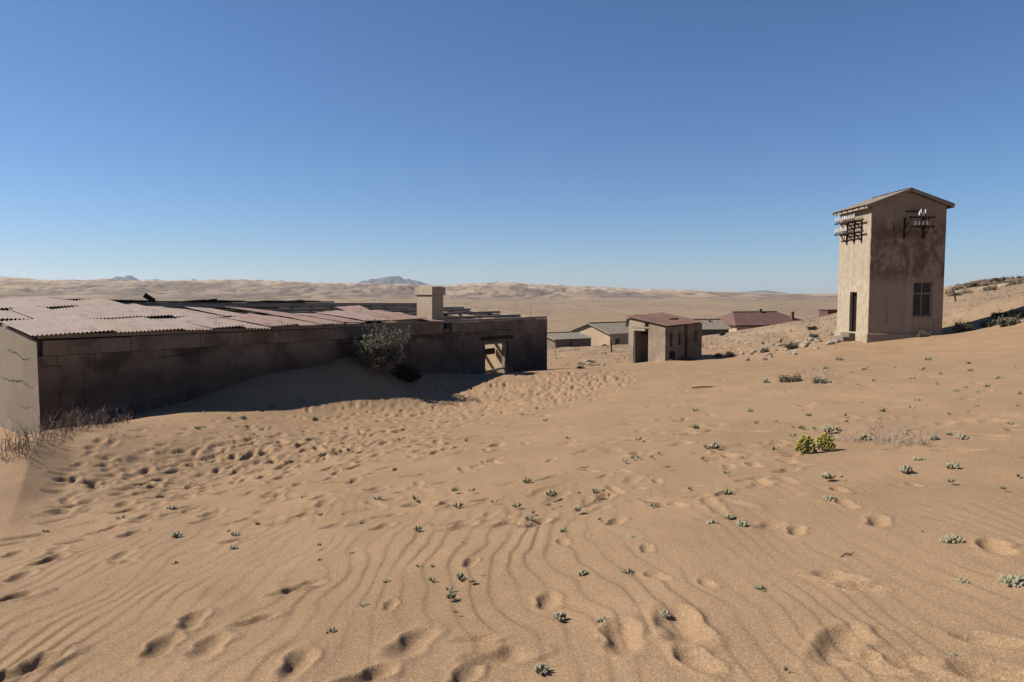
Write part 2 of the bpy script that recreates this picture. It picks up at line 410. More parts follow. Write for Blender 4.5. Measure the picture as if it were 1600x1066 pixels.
for (px, py, k) in ((645, 1003, 1.25), (475, 916, .9), (450, 925, .8), (252, 1020, 1.0), (300, 978, 1.05), (330, 1018, 1.1), (40, 1056, 1.25), (465, 1043, 1.0), (575, 1060, 1.0), (400, 976, .8),
                    (745, 998, .8), (780, 1030, 1.1), (610, 947, .6), (725, 1064, .8), (857, 936, .85), (972, 1000, 1.15), (1064, 985, 1.45), (880, 850, .6), (1010, 863, .6), (1026, 905, .6),
                    (1105, 917, .5), (715, 817, .8), (735, 882, .6), (470, 808, .8), (366, 848, .9), (1310, 1012, 1.35), (1362, 1040, .9), (1312, 905, 1.0), (1348, 921, .7), (1555, 860, 1.1),
                    (1372, 816, 1.0), (1312, 767, .9), (1322, 790, .8), (1245, 829, .7), (1190, 750, 1.0), (1150, 710, 1.1), (1177, 724, .9), (962, 815, .9), (1060, 790, .7), (1015, 780, .5),
                    (1545, 1010, .9), (1552, 1060, 1.1), (1432, 1045, .8), (1090, 1035, .9), (30, 905, 1.0), (8, 941, 1.2), (165, 832, 1.0), (205, 836, 1.0), (75, 879, 1.1), (190, 880, .7), (20, 868, .9),
                    (925, 735, .7), (1027, 750, .7), (1082, 757, .6), (1430, 755, .6), (640, 745, .8), (580, 742, .9), (690, 752, .8), (530, 772, .7), (610, 780, .7), (1215, 690, .7), (1180, 640, .7),
                    (1240, 720, .5), (1000, 760, .5), (860, 715, .8), (905, 707, .7), (820, 690, .8), (760, 700, .8), (745, 725, .8), (950, 690, .8), (1010, 668, .8), (1070, 655, .8), (1110, 650, .8),
                    (1550, 690, .9), (1585, 672, .7), (1130, 610, .8), (1180, 600, .8), (1230, 612, .8), (1060, 620, .8), (1100, 590, .8)):
    h = hit(px, py); hd = rng.uniform(-.5, 1.3) + (.3 if px < 900 else -.6)
    prints.append(h); stamp(h[0], h[1], hd, (.27 * k), (.145 * k), .037 * k * rng.uniform(.8, 1.25))
BX = [-60, 0, 100, 200, 300, 400, 500, 600, 700, 800, 900, 990]; BY = [806, 792, 768, 748, 727, 706, 690, 671, 649, 622, 598, 578]; BS = [34, 34, 34, 34, 33, 31, 28, 24, 21, 17, 13, 8]
for i in range(1350):                                      # the broad trodden band from the lower left to the hut
    px = -60 + 1050 * rng.random() ** .56; py = np.interp(px, BX, BY) + rng.gauss(0, 1.15) * np.interp(px, BX, BS)
    if px < 330 and rng.random() < .30: continue
    h = hit(px, float(py), 60)
    if h[1] < 4.6: continue
    t = (px + 60) / 130.0; _, d = path_at(min(t, len(PATH) - 1.001))
    far = min(1.0, .22 + h[1] / 22.0)
    stamp(h[0], h[1], math.atan2(d[0], d[1]) + rng.gauss(0, .35), rng.uniform(.22, .38), rng.uniform(.10, .17), rng.uniform(.016, .062) * far)
for i in range(190):                                       # looser prints beside the path
    h = hit(rng.uniform(0, 1250), 650 + 175 * rng.random())
    stamp(h[0], h[1], rng.gauss(.75, .6), rng.uniform(.20, .34), rng.uniform(.10, .17), rng.uniform(.008, .032))
for i in range(260):                                       # stray prints on the slope to the right, softened by the wind
    h = hit(rng.uniform(620, 1580), 560 + 150 * rng.random() ** 1.3)
    stamp(h[0], h[1], rng.uniform(0, 6.3), rng.uniform(.25, .4), rng.uniform(.16, .26), rng.uniform(.008, .032))
GZ[:nearR] += D * (1 - sstep(48, 74, rr))
mid0 = int(np.searchsorted(RR, 30.0)); mid1 = int(np.searchsorted(RR, 175.0))
rm = RR[mid0:mid1, None]
GZ[mid0:mid1] += (.10 * fbm(GX[mid0:mid1] / 2.2, GY[mid0:mid1] / 2.2, 90, 4, .6)) * sstep(41, 55, rm) * (1 - sstep(120, 170, rm))
V = np.stack([GX.ravel(), GY.ravel(), GZ.ravel()], 1)
V = np.vstack([V, [[0, 0, gz(0, 0)]]])
ii, jj = np.meshgrid(np.arange(NR - 1), np.arange(NT_), indexing='ij'); j2 = (jj + 1) % NT_
Q = np.stack([ii * NT_ + jj, ii * NT_ + j2, (ii + 1) * NT_ + j2, (ii + 1) * NT_ + jj], -1).reshape(-1, 4)[:, ::-1]
fan = np.stack([np.full(NT_, len(V) - 1), (np.arange(NT_) + 1) % NT_, np.arange(NT_)], 1)
gm = bpy.data.meshes.new('ground'); gm.vertices.add(len(V)); gm.vertices.foreach_set('co', V.ravel())
loops = np.concatenate([Q.ravel(), fan.ravel()]).astype(np.int32); gm.loops.add(len(loops)); gm.loops.foreach_set('vertex_index', loops)
starts = np.concatenate([np.arange(len(Q)) * 4, len(Q) * 4 + np.arange(NT_) * 3]).astype(np.int32)
gm.polygons.add(len(starts)); gm.polygons.foreach_set('loop_start', starts)
gm.polygons.foreach_set('use_smooth', np.ones(len(starts), bool)); gm.update(calc_edges=True); gm.validate()

t = NT('desert_sand'); t.p.inputs['Specular IOR Level'].default_value = .12
geo = t.n('ShaderNodeNewGeometry'); P_ = geo.outputs['Position']
leng = t.n('ShaderNodeVectorMath', operation='LENGTH'); t.ln(P_, leng.inputs[0]); RD = leng.outputs['Value']
grain = t.noise(115, 3, .8, P_); grain2 = t.noise(60, 3, .7, P_); patch = t.noise(.8, 4, .6, P_); patch2 = t.noise(.09, 5, .6, P_)
c = t.mix(t.rng(patch, .36, .66), (.260, .170, .097), (.226, .147, .083))
c = t.mix(t.math('MULTIPLY', t.rng(grain, .50, .60), .78), c, (.118, .073, .043))
c = t.mix(t.math('MULTIPLY', t.rng(grain2, .50, .66), .52), c, (.365, .256, .160))
# gravelly desert floor beyond the drifts: scattered stones and scrub
gravel = t.rng(RD, 43, 62)
def strd(scale, det, ro, ky=.3): return t.noise(scale, det, ro, P_, sc3=(1, ky, 1))
speck = t.rng(t.noise(1.1, 6, .75, P_), .53, .64); speck2 = t.rng(strd(.22, 7, .72), .52, .66)
c2 = t.mix(t.rng(patch2, .38, .64), (.245, .172, .108), (.205, .143, .092))
c2 = t.mix(t.math('MULTIPLY', speck, .55), c2, (.105, .075, .05))
c2 = t.mix(t.math('MULTIPLY', speck2, .40), c2, (.095, .07, .05))
c = t.mix(gravel, c, c2)
# the far plain and dune field
plainc = t.mix(t.rng(strd(.010, 6, .65), .36, .66), (.232, .168, .108), (.192, .139, .092))
plainc = t.mix(t.math('MULTIPLY', t.rng(strd(.07, 8, .8, .2), .50, .62), .65), plainc, (.095, .07, .052))
c = t.mix(t.rng(RD, 260, 600), c, plainc)
dune = t.mix(t.rng(strd(.0045, 6, .65), .46, .56), (.255, .19, .128), (.155, .116, .086))
dune = t.mix(t.math('MULTIPLY', t.rng(strd(.030, 6, .75, .25), .47, .58), .85), dune, (.085, .066, .054))
pale = t.mix(t.rng(strd(.012, 6, .7, .25), .47, .60), (.31, .235, .165), (.13, .10, .078))
dune = t.mix(t.rng(RD, 2300, 3000), dune, pale)
c = t.mix(t.rng(RD, 1000, 1700), c, dune)
t.color(c)
b1 = t.bump(grain, .6, .007); b2 = t.bump(grain2, .4, .012, b1)
b3 = t.bump(t.noise(1.3, 6, .7, P_), .9, .30, b2)
# the coarse relief only where the ground is gravel
for nd in t.t.nodes:
    if nd.type == 'BUMP' and abs(nd.inputs['Distance'].default_value - .30) < 1e-6: t.ln(t.math('MULTIPLY', gravel, .55), nd.inputs['Strength'])
gm.materials.append(t.m)
ground = link_obj('ground', gm); tag(ground, kind='structure')

# distant bluish mountains
def mountain(px0, px1, ytop, dist, seed, name='mountain_range'):
    x0 = (px0 - 800) / F * dist; x1 = (px1 - 800) / F * dist; nx, ny = 90, 16
    xs = np.linspace(x0, x1, nx); ys = np.linspace(dist - 700, dist + 900, ny)
    X, Y = np.meshgrid(xs, ys); H = (HOR - ytop) / F * dist
    tx = (X - x0) / (x1 - x0); ty = (Y - ys[0]) / (ys[-1] - ys[0])
    env = np.clip(np.sin(np.pi * tx), 0, 1) ** .7 * np.sin(np.pi * np.clip(ty, 0, 1)) ** .6
    Z = -40 + (H + 40) * env * (.80 + .24 * fbm(X / 320, Y / 420, seed, 4, .55))
    m = MB(); m.v = list(map(tuple, np.stack([X.ravel(), Y.ravel(), Z.ravel()], 1)))
    m.f = [(j * nx + i, j * nx + i + 1, (j + 1) * nx + i + 1, (j + 1) * nx + i) for j in range(ny - 1) for i in range(nx - 1)]
    o = m.build(name, M['rock_brown'], None, smooth=False); tag(o, kind='structure')
M['rock_far'] = plain('dark_mountain_rock', (.12, .105, .10), (.085, .075, .075), .004)
for a in ((520, 710, 430, 11500, 5), (160, 203, 431.5, 12000, 6), (186, 230, 432, 12200, 8), (222, 266, 432.5, 11800, 7), (268, 310, 433, 12000, 12), (1165, 1225, 454, 12000, 15)):
    mountain(*a)
for o in COL.objects:
    if o.name.startswith('mountain_range'): o.data.materials[0] = M['rock_far']

# ------------------------------------------------------------------ building kit
def panel(mb, axis, off, a0, a1, z0, ztop, th, holes=(), step=.35, rough=.006, seed=1):
    """wall along local axis ('x' or 'y') with its outer face at off and its thickness th (signed) going inwards; ztop may be a function of a"""
    zt = ztop if callable(ztop) else (lambda a: ztop)
    zmax = max(zt(a0 + (a1 - a0) * i / 20) for i in range(21))
    zmin = min(zt(a0 + (a1 - a0) * i / 20) for i in range(21)); zr = z0 + (zmin - z0) * .90
    def cuts(lo, hi, extra, st):
        c = sorted(set([round(lo, 5), round(hi, 5)] + [round(e, 5) for e in extra if lo < e < hi])); out = [c[0]]
        for p, q in zip(c, c[1:]):
            n = max(1, int(round((q - p) / st)))
            out += [p + (q - p) * k / n for k in range(1, n + 1)]
        return out
    As = cuts(a0, a1, [v for h in holes for v in h[:2]], step)
    Zs = cuts(z0, zr, [v for h in holes for v in h[2:]], step) + [None]
    r = random.Random(seed); N = {}
    def vert(i, k, side):
        key = (i, k, side)
        if key not in N:
            a = As[i]; z = Zs[k] if Zs[k] is not None else zt(a)
            inner_edge = 0 < i < len(As) - 1
            b = off + (th if side else 0)
            if not side: b += r.uniform(-rough, rough)
            aa = a + (r.uniform(-rough, rough) if inner_edge else 0)
            z2 = z + (r.uniform(-rough, rough) if k else 0)
            mb.v.append((aa, b, z2) if axis == 'x' else (b, aa, z2)); N[key] = len(mb.v) - 1
        return N[key]
    nx, nz = len(As) - 1, len(Zs) - 1
    def solid(i, k):
        if i < 0 or k < 0 or i >= nx or k >= nz: return False
        am = (As[i] + As[i + 1]) / 2; zt_ = Zs[k + 1] if Zs[k + 1] is not None else zt(am); zm = (Zs[k] + zt_) / 2
        return not any(h[0] < am < h[1] and h[2] < zm < h[3] for h in holes)
    for i in range(nx):
        for k in range(nz):
            if not solid(i, k): continue
            q = lambda s_: [vert(i, k, s_), vert(i + 1, k, s_), vert(i + 1, k + 1, s_), vert(i, k + 1, s_)]
            f, b = q(0), q(1); mb.f.append(tuple(f)); mb.f.append(tuple(b[::-1]))
            for (ii_, kk_, e) in ((i - 1, k, (3, 0)), (i + 1, k, (1, 2)), (i, k - 1, (0, 1)), (i, k + 1, (2, 3))):
                if not solid(ii_, kk_): mb.f.append((f[e[0]], f[e[1]], b[e[1]], b[e[0]])[::-1])

def sheet_mesh(name, mat, W, L, pitch=.087, amp=.018, segs=4, seed=0, warp=.02, thick=.004, tear=False):
    """corrugated sheet: x across the corrugations, y up the slope"""
    r = random.Random(seed); n = int(round(W / pitch)) * 4; m = MB(); nx = n + 1
    cx, cy = r.uniform(-1, 1), r.uniform(-1, 1)
    for side in (0, 1):
        for j in range(segs + 1):
            for i in range(nx):
                x = W * i / n; y = L * j / segs
                z = amp * math.sin(2 * math.pi * i / 4.0) + warp * ((x / W - .5) * cx * (y / L) + cy * (y / L) * (1 - y / L))
                if tear and j == 0: y += .10 * math.sin(i * .23 + seed) ** 2
                m.v.append((x, y, z - (thick if side else 0)))
    o = nx * (segs + 1)
    for j in range(segs):
        for i in range(n):
            a = j * nx + i; m.f.append((a, a + 1, a + nx + 1, a + nx)); m.f.append((o + a, o + a + nx, o + a + nx + 1, o + a + 1))
    for j in (0, segs):
        for i in range(n): a = j * nx + i; m.f.append((a, o + a, o + a + 1, a + 1))
    for i in (0, n):
        for j in range(segs): a = j * nx + i; m.f.append((a, a + nx, o + a + nx, o + a))
    me = m.mesh(name, mat, fix=False)
    return me

def crack_strip(parent, pts, w=.012, proud=.004, axis='x', off=0.0, seed=0):
    """a jagged open crack as a thin dark sliver on the wall face"""
    r = random.Random(seed); P = []
    for (p, q) in zip(pts, pts[1:]):
        n = max(2, int(math.hypot(q[0] - p[0], q[1] - p[1]) / .09))
        for k in range(n): P.append((p[0] + (q[0] - p[0]) * k / n + r.uniform(-.018, .018), p[1] + (q[1] - p[1]) * k / n + r.uniform(-.018, .018)))
    P.append(pts[-1]); m = MB()
    for i, (a, z) in enumerate(P):
        e = w * (.25 + .75 * math.sin(math.pi * (i + .3) / (len(P) + .6))) * r.uniform(.6, 1.3) / 2
        d = (P[min(i + 1, len(P) - 1)][0] - P[max(i - 1, 0)][0], P[min(i + 1, len(P) - 1)][1] - P[max(i - 1, 0)][1]); l = math.hypot(*d) or 1
        nx_, nz_ = -d[1] / l * e, d[0] / l * e
        for s in (1, -1):
            aa, zz = a + s * nx_, z + s * nz_
            m.v.append((aa, off - proud, zz) if axis == 'x' else (off - proud, aa, zz))
    m.f = [(2 * i, 2 * i + 1, 2 * i + 3, 2 * i + 2) for i in range(len(P) - 1)]
    return m.build('crack', M['crack'], parent)

# ------------------------------------------------------------------ the long half-buried building
X1, Y1 = ray(58, 530, wall_d(58))[:2]; X2, Y2 = ray(855, 530, wall_d(855))[:2]
LB_A = math.atan2(Y2 - Y1, X2 - X1); LB_L = math.hypot(X2 - X1, Y2 - Y1)
LB = empty('long_building', (X1, Y1, 0), LB_A)
tag(LB, 'long low plastered building half buried in sand under a torn corrugated roof', 'building')
def lb_s(px): return LB_L * 0 + (wall_d(px) - Y1) / math.sin(LB_A)
EAVE, WID, HALF = -1.03, 14.6, 7.3
def ridge_z(s): return -.30 - .20 * s / LB_L
def roof_z(s, w):                                         # top of the wall heads / rafters under the sheets
    k = 1 - abs(w - HALF) / HALF
    return EAVE + (ridge_z(s) - .06 - EAVE) * k
ds0, ds1 = lb_s(758), lb_s(794)
m = MB(); panel(m, 'x', 0.0, 0.0, LB_L, -4.6, EAVE - .36, .32, holes=((ds0, ds1, -3.9, -1.80),), step=.4, rough=.007, seed=3)
fw = m.build('front_wall', M['plaster_long'], LB, fix=True)
m = MB(); panel(m, 'y', 0.0, .325, WID, -4.6, lambda w: roof_z(0, w), .30, step=.4, rough=.006, seed=4)
ew = m.build('end_wall', M['plaster_end'], LB, fix=True)
m = MB(); panel(m, 'y', -.012, .014, .36, -4.6, EAVE - .02, .02, step=.4, rough=.002, seed=14); m.build('corner_strip', M['plaster_end'], LB, fix=True)
m = MB(); panel(m, 'y', LB_L, .325, WID, -4.6, lambda w: roof_z(LB_L, w) - .02, -.30, step=.4, rough=.006, seed=5)
m.build('end_wall', M['house_tan'], LB, fix=True)
m = MB(); panel(m, 'x', WID, 0.31, LB_L - .31, -4.6, EAVE, -.3, step=.8, rough=.006, seed=6)
m.build('back_wall', M['plaster_long'], LB, fix=True)
m = MB(); panel(m, 'y', lb_s(690), .33, WID - .31, -4.6, lambda w: roof_z(8, w) - .25, .25, step=.6, seed=8)
m.build('partition_wall', M['plaster_end'], LB, fix=True)
# cement ring beam in separate blocks under the eave
edges = [.10, 1.9, 3.55, 4.7, 6.5, 8.0, 9.6, 10.55, lb_s(692), lb_s(706), 13.55, 15.45, 16.5, LB_L]
for i, (a, b) in enumerate(zip(edges, edges[1:])):
    m = MB(); j = rng.uniform(-.012, .012)
    if i == 8: a += .05; b -= .02
    m.box(a + .004, b - .004, -.014 + j * .5 + (.06 if i == 8 else 0), .31, EAVE - .355 + rng.uniform(0, .012), EAVE - .004 - (.20 if i == 8 else rng.uniform(.004, .02)))
    if i == 0: m.box(.02, a + .006, .14, .308, EAVE - .352, EAVE - .01)
    m.build('ring_beam_block', M['ring_beam'] if i != 8 else M['brick'], LB, bevel=.008)
# roof timbers
PW = [.10, 1.25, 2.45, 3.65, 4.85, 6.05, 7.15]
for i, w in enumerate(PW):
    ends = [LB_L - .02, LB_L - .25, LB_L - .1, LB_L - .55, LB_L + .12, LB_L - .5, LB_L - .2]
    m = MB(); a = (.05, w, roof_z(0, w) + .045); b = (ends[i], w + rng.uniform(-.06, .06), roof_z(LB_L, w) + .045 + rng.uniform(-.03, .02))
    k = .5 + rng.uniform(-.1, .1); mid = tuple(p + (q - p) * k for p, q in zip(a, b)); mid = (mid[0], mid[1], mid[2] - rng.uniform(0, .03))
    m.bar(a, mid, .13, .085); m.bar(mid, b, .13, .085); m.build('purlin', M['timber'], LB)
for i, w in enumerate((8.6, 9.9, 11.2, 12.6, 14.0)):
    m = MB(); m.bar((.05, w, roof_z(0, w) + .045), (LB_L - .2 - .3 * (i % 2), w, roof_z(LB_L, w) + .045), .09, .085); m.build('purlin', M['timber'], LB)
for i in range(8):
    s = 1.2 + i * 2.15 + (.25 if i % 2 else 0)
    if s > LB_L - .4: s = LB_L - .45
    for side in (0, 1):
        m = MB(); w0, w1 = (.1, HALF) if not side else (HALF + .06, WID - .1)
        m.bar((s, w0, roof_z(s, w0) - .075), (s, w1, roof_z(s, w1) - .075), .08, .15); m.build('rafter', M['timber_dark'], LB)
    m = MB(); m.bar((s + .09, .2, EAVE - .22), (s + .09, WID - .2, EAVE - .22), .07, .16); m.build('tie_beam', M['timber_dark'], LB)
# corrugated sheets, rows from eave to ridge
SW, SL = .87, 2.62
kinds = ['sheet_bare', 'sheet_pink', 'sheet_red']
SM = {k: [sheet_mesh('roof_sheet_' + k, M[k], SW, SL, seed=q, warp=.08 if q else .03, tear=(q == 3)) for q in range(4)] for k in kinds}
def put_sheet(s, w, row, k, q, lift=0.0, rz=0.0, back=False):
    slope = math.atan2(ridge_z(s) - EAVE - .06, HALF)
    z = roof_z(s + SW / 2, max(w, .0)) + (0 if w >= 0 else w * math.tan(slope)) + .105 + .016 * row + lift
    if not back:
        return link_obj('roof_sheet', SM[k][q], LB, (s, w, z), (slope + rng.uniform(-.006, .006), rng.choice((-1, 1)) * rng.uniform(.0, .055), rz))
    return link_obj('roof_sheet', SM[k][q], LB, (s + SW, w, z), (slope, 0, math.pi + rz))
STEP = SW - .085
ncol = int((LB_L + .2) / STEP)
def pick(s, row):
    t_ = s / LB_L + rng.uniform(-.12, .12) - row * .05
    return 'sheet_bare' if t_ < .13 else ('sheet_pink' if t_ < .36 or rng.random() < .22 else 'sheet_red')
s_chim = lb_s(690)
for row, (w0, smax) in enumerate(((-.16, s_chim - .3), (2.28, 6.0), (4.74, 3.8))):
    i = 0; s = -.14
    while s + SW < smax + .4:
        if not (row == 0 and i == 99):
            gone = (row == 0 and i in (1,) and False)
            lift = .012 * (i % 2) + rng.uniform(0, .02) + (.05 if rng.random() < .28 else 0)
            off = rng.uniform(-.05, .05) if row else rng.uniform(-.02, .02)
            if row == 1 and i == 0: off = .55
            put_sheet(s, w0 + off, row, pick(s, row), 3 if (row == 1 and rng.random() < .3) else rng.randrange(3), lift, rng.gauss(0, .012) + (.06 if row == 2 and i in (2, 5) else 0))
        i += 1; s += STEP
# loose sheets and a lifted strip among the purlins
put_sheet(6.9, 2.0, 1, 'sheet_red', 1, .03, .16); put_sheet(9.6, 2.2, 1, 'sheet_red', 2, .03, -.42)
# back slope: seen only from beneath through the gaps
for row, w0 in enumerate((HALF + 2.52, HALF + 4.9, WID + .1)):
    s = -.1; i = 0
    while s + SW < 12.6:
        if not (s > 5.2 and row == 0 and i % 4 == 3) and not (s > 5.2 and row == 1 and i % 3 == 1):
            put_sheet(s, w0 + rng.uniform(-.04, .04), 2 - row, pick(s, row), rng.randrange(3), .01 * (i % 2), rng.gauss(0, .008), back=True)
        i += 1; s += STEP
# ridge cap strip and scraps standing on the ridge
m = MB(); m.bar((5.0, HALF, ridge_z(5) + .03), (12.4, HALF, ridge_z(12.4) + .03), .16, .05); m.build('ridge_board', M['timber_dark'], LB)
m = MB(); m.bar((5.35, HALF - .1, ridge_z(5) + .04), (5.05, HALF - .05, ridge_z(5) + .26), .03, .16); m.build('bent_scrap', M['iron'], LB)
m = MB(); m.bar((7.0, HALF, ridge_z(7) + .07), (7.5, HALF - .1, ridge_z(7) + .12), .12, .04); m.build('bent_scrap', M['iron'], LB)
# chimney
cs, cw = lb_s(681), .16
m = MB(); m.box(cs, cs + .50, cw, cw + .80, -2.2, .03); ch = m.build('chimney', M['chimney'], LB, bevel=.015)
m = MB(); m.box(cs - .045, cs + .545, cw - .045, cw + .845, -.10, .15); m.box(cs + .02, cs + .48, cw + .02, cw + .78, .15, .17); m.build('chimney_cap', M['chimney'], ch, fix=True)
m = MB(); m.bar((cs + .56, cw + .7, -.5), (cs + .60, cw + .66, -.08), .05, .10); m.build('flashing', M['iron'], ch)
# doorway
m = MB(); m.box(lb_s(751.5), lb_s(801), -.05, .08, -1.70, -1.585); m.build('lintel', M['timber_dark'], LB, bevel=.01)
m = MB(); m.box(ds0 + .01, ds1 - .01, .09, .21, -1.88, -1.802); dfr = m.build('door_frame', M['timber'], LB)
for (a, b) in ((ds0 + .005, ds0 + .075), (ds1 - .10, ds1 - .005)):
    m = MB(); m.box(a, b, .085, .215, -3.9, -1.805); m.build('jamb', M['timber'], dfr)
m = MB(); m.bar((ds0 + .03, .16, -2.86), (ds1 - .06, .13, -2.78), .05, .07); m.build('rail', M['timber'], dfr)
m = MB(); m.bar((ds0 + .9, .6, -3.2), (ds0 + 1.25, 3.2, -1.4), .10, .12); m.build('fallen_beam', M['timber_dark'], LB)
m = MB(); m.bar((ds0 - .3, 2.3, -2.45), (LB_L - .35, 2.5, -2.4), .08, .24); m.build('fallen_beam', M['timber_dark'], LB)
# wall cracks
crack_strip(LB, [(.42, -1.62), (.50, -1.85), (.40, -2.2), (.37, -2.7)], .020, .011, 'x', 0, 1)
crack_strip(LB, [(.02, -1.60), (.46, -1.62)], .014, .011, 'x', 0, 2)
crack_strip(LB, [(.0, -2.28), (.42, -2.22), (1.1, -2.2), (1.6, -2.24)], .012, .011, 'x', 0, 3)
crack_strip(LB, [(2.0, -1.62), (3.0, -1.55), (3.9, -1.5)], .020, .011, 'x', 0, 4)
crack_strip(LB, [(6.8, -1.52), (8.5, -1.50), (9.6, -1.49)], .022, .011, 'x', 0, 5)
crack_strip(LB, [(10.2, -1.45), (11.6, -1.5), (12.2, -1.62)], .02, .011, 'x', 0, 6)
crack_strip(LB, [(12.2, -1.50), (13.6, -1.46), (15, -1.45)], .02, .011, 'x', 0, 7)
crack_strip(LB, [(4.2, -1.7), (4.3, -2.1), (4.25, -2.3)], .014, .011, 'x', 0, 8)
crack_strip(LB, [(.30, -2.08), (.7, -2.10), (1.2, -2.02), (2.2, -2.08), (3.0, -2.05)], .022, .010, 'y', 0, 9)
crack_strip(LB, [(.5, -1.45), (1.0, -1.52), (1.6, -1.40), (2.3, -1.36)], .022, .010, 'y', 0, 10)
crack_strip(LB, [(.4, -2.5), (1.1, -2.62), (1.5, -2.6)], .010, .010, 'y', 0, 11)

# ------------------------------------------------------------------ the tall transformer tower
TX, TY = ray(1356, 530, 36.0)[:2]
TW, TD, T0, TE = 3.60, 3.55, -2.05, 4.11
TWR = empty('transformer_tower', (TX, TY, 0), math.radians(-.6))
tag(TWR, 'tall narrow plastered electricity tower with low gable roof and rows of white insulators', 'tower')
tt = NT('tower_plaster')
sep = tt.n('ShaderNodeSeparateXYZ'); tt.ln(tt.obj(), sep.inputs[0])
big = tt.noise(1.25, 6, .68, dist=.5, sc3=(1.5, 1.5, .75)); mid = tt.noise(3.1, 6, .68, dist=.5); fine = tt.noise(30, 3, .6)
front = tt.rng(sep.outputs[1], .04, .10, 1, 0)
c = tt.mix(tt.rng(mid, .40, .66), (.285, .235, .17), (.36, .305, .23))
c = tt.mix(tt.math('MULTIPLY', front, .55), c, (.25, .158, .098))  # browner front: its weathering, with the shade tone of that face painted in
zone = tt.math('MULTIPLY', tt.rng(sep.outputs[2], .2, 1.0), tt.rng(sep.outputs[2], 3.0, 4.0, 1, 0))
st = tt.math('MULTIPLY', tt.rng(tt.math('ADD', tt.math('MULTIPLY', big, .7), tt.math('MULTIPLY', mid, .4)), .46, .62), zone)
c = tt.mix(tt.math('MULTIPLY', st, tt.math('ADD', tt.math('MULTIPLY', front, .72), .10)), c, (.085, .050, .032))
c = tt.mix(tt.math('MULTIPLY', tt.rng(sep.outputs[2], 3.1, 4.0), .35), c, (.20, .145, .10))
drip = tt.noise(2.2, 5, .7, sc3=(3, 3, .22)); c = tt.mix(tt.math('MULTIPLY', tt.rng(drip, .53, .68), .45), c, (.16, .115, .078))
wobx = tt.math('ADD', sep.outputs[0], tt.math('MULTIPLY', tt.math('SUBTRACT', tt.noise(1.1, 3, .6), .5), .5))
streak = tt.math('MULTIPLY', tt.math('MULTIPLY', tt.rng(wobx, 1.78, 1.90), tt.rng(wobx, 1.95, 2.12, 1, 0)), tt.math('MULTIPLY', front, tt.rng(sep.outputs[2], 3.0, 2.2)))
c = tt.mix(tt.math('MULTIPLY', streak, .45), c, (.31, .27, .23))
c = tt.mix(tt.math('MULTIPLY', tt.rng(fine, .4, .7), .25), c, (.15, .11, .075))
tt.color(c); bb = tt.bump(tt.noise(55, 3, .7), .3, .006); tt.bump(tt.noise(6, 5, .7), .4, .03, bb)
M['tower'] = tt.m
wx0, wx1, wz0, wz1 = 2.14, 3.06, -1.20, .47
gab = lambda a: TE + .05 + (1 - abs(a - TW / 2) / (TW / 2)) * .66
m = MB(); panel(m, 'x', 0, 0, TW, T0, gab, .3, holes=((wx0, wx1, wz0, wz1),), step=.3, rough=.005, seed=21)
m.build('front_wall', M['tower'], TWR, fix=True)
dy0, dy1 = 1.30, 2.10
m = MB(); panel(m, 'y', 0, .303, TD - .303, T0, TE, .3, holes=((dy0, dy1, T0 - .01, -.02),), step=.3, rough=.005, seed=22)
# the corner returns belong to the side wall
m2 = MB(); panel(m2, 'y', -.007, .012, .32, T0 + .004, TE, .02, step=.3, rough=.003, seed=23); m.v, m.f = m.v, m.f
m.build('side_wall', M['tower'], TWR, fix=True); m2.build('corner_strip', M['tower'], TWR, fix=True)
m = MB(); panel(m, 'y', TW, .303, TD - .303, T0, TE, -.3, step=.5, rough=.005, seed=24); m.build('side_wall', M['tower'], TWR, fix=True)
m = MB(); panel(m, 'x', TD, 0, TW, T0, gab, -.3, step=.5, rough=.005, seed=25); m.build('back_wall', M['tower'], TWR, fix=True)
m = MB(); m.box(-.09, TW + .09, -.09, TD + .09, -3.6, T0 - .002); m.build('plinth', M['tower'], TWR, bevel=.02)
# recessed gable panel lip
m = MB(); m.bar((.55, -.012, TE + .02), (TW - .55, -.012, TE + .02), .03, .05); m.build('gable_ledge', M['tower'], TWR)
for q_, pts_ in enumerate(([(1.15, 4.0), (1.05, 3.2), (1.2, 2.4)], [(2.1, .75), (1.7, 1.0), (1.0, .95), (.3, 1.1)], [(3.1, -1.2), (3.2, -1.6), (3.15, -1.95)], [(.9, -1.0), (.95, -1.6)], [(2.9, 3.4), (3.2, 2.6), (3.1, 1.5)])):
    crack_strip(TWR, pts_, .016, .009, 'x', 0, 40 + q_)
# roof
TS = [sheet_mesh('tower_sheet', M['sheet_tower'], .87, 2.32, seed=q, warp=.015, amp=.010, segs=3) for q in range(2)]
pit = math.atan2(.66, TW / 2)
for side in (0, 1):
    for i in range(5):
        y = -.22 + i * .785
        zz = TE + .05 - .30 * math.tan(pit) + .16 + .006 * (i % 2)
        if side == 0: o = link_obj('roof_sheet', TS[i % 2], TWR, (-.30, y + .87, zz), (pit, 0, -math.pi / 2))
        else: o = link_obj('roof_sheet', TS[i % 2], TWR, (TW + .30, y, zz), (pit, 0, math.pi / 2))
for y in (-.16, TD + .16):
    for sgn in (0, 1):
        a = (-.33 if not sgn else TW + .27, y, TE + .05 - .33 * math.tan(pit) + .075); b = (TW / 2 + (-.01 if not sgn else .01), y, TE + .05 + .66 + .075)
        m = MB(); m.bar(a, b, .04, .13); m.build('barge_board', M['timber'], TWR)
for x in (-.24, TW + .24):
    m = MB(); m.bar((x, -.13, TE - .02), (x, TD + .13, TE - .02), .06, .10); m.build('eave_purlin', M['timber'], TWR)
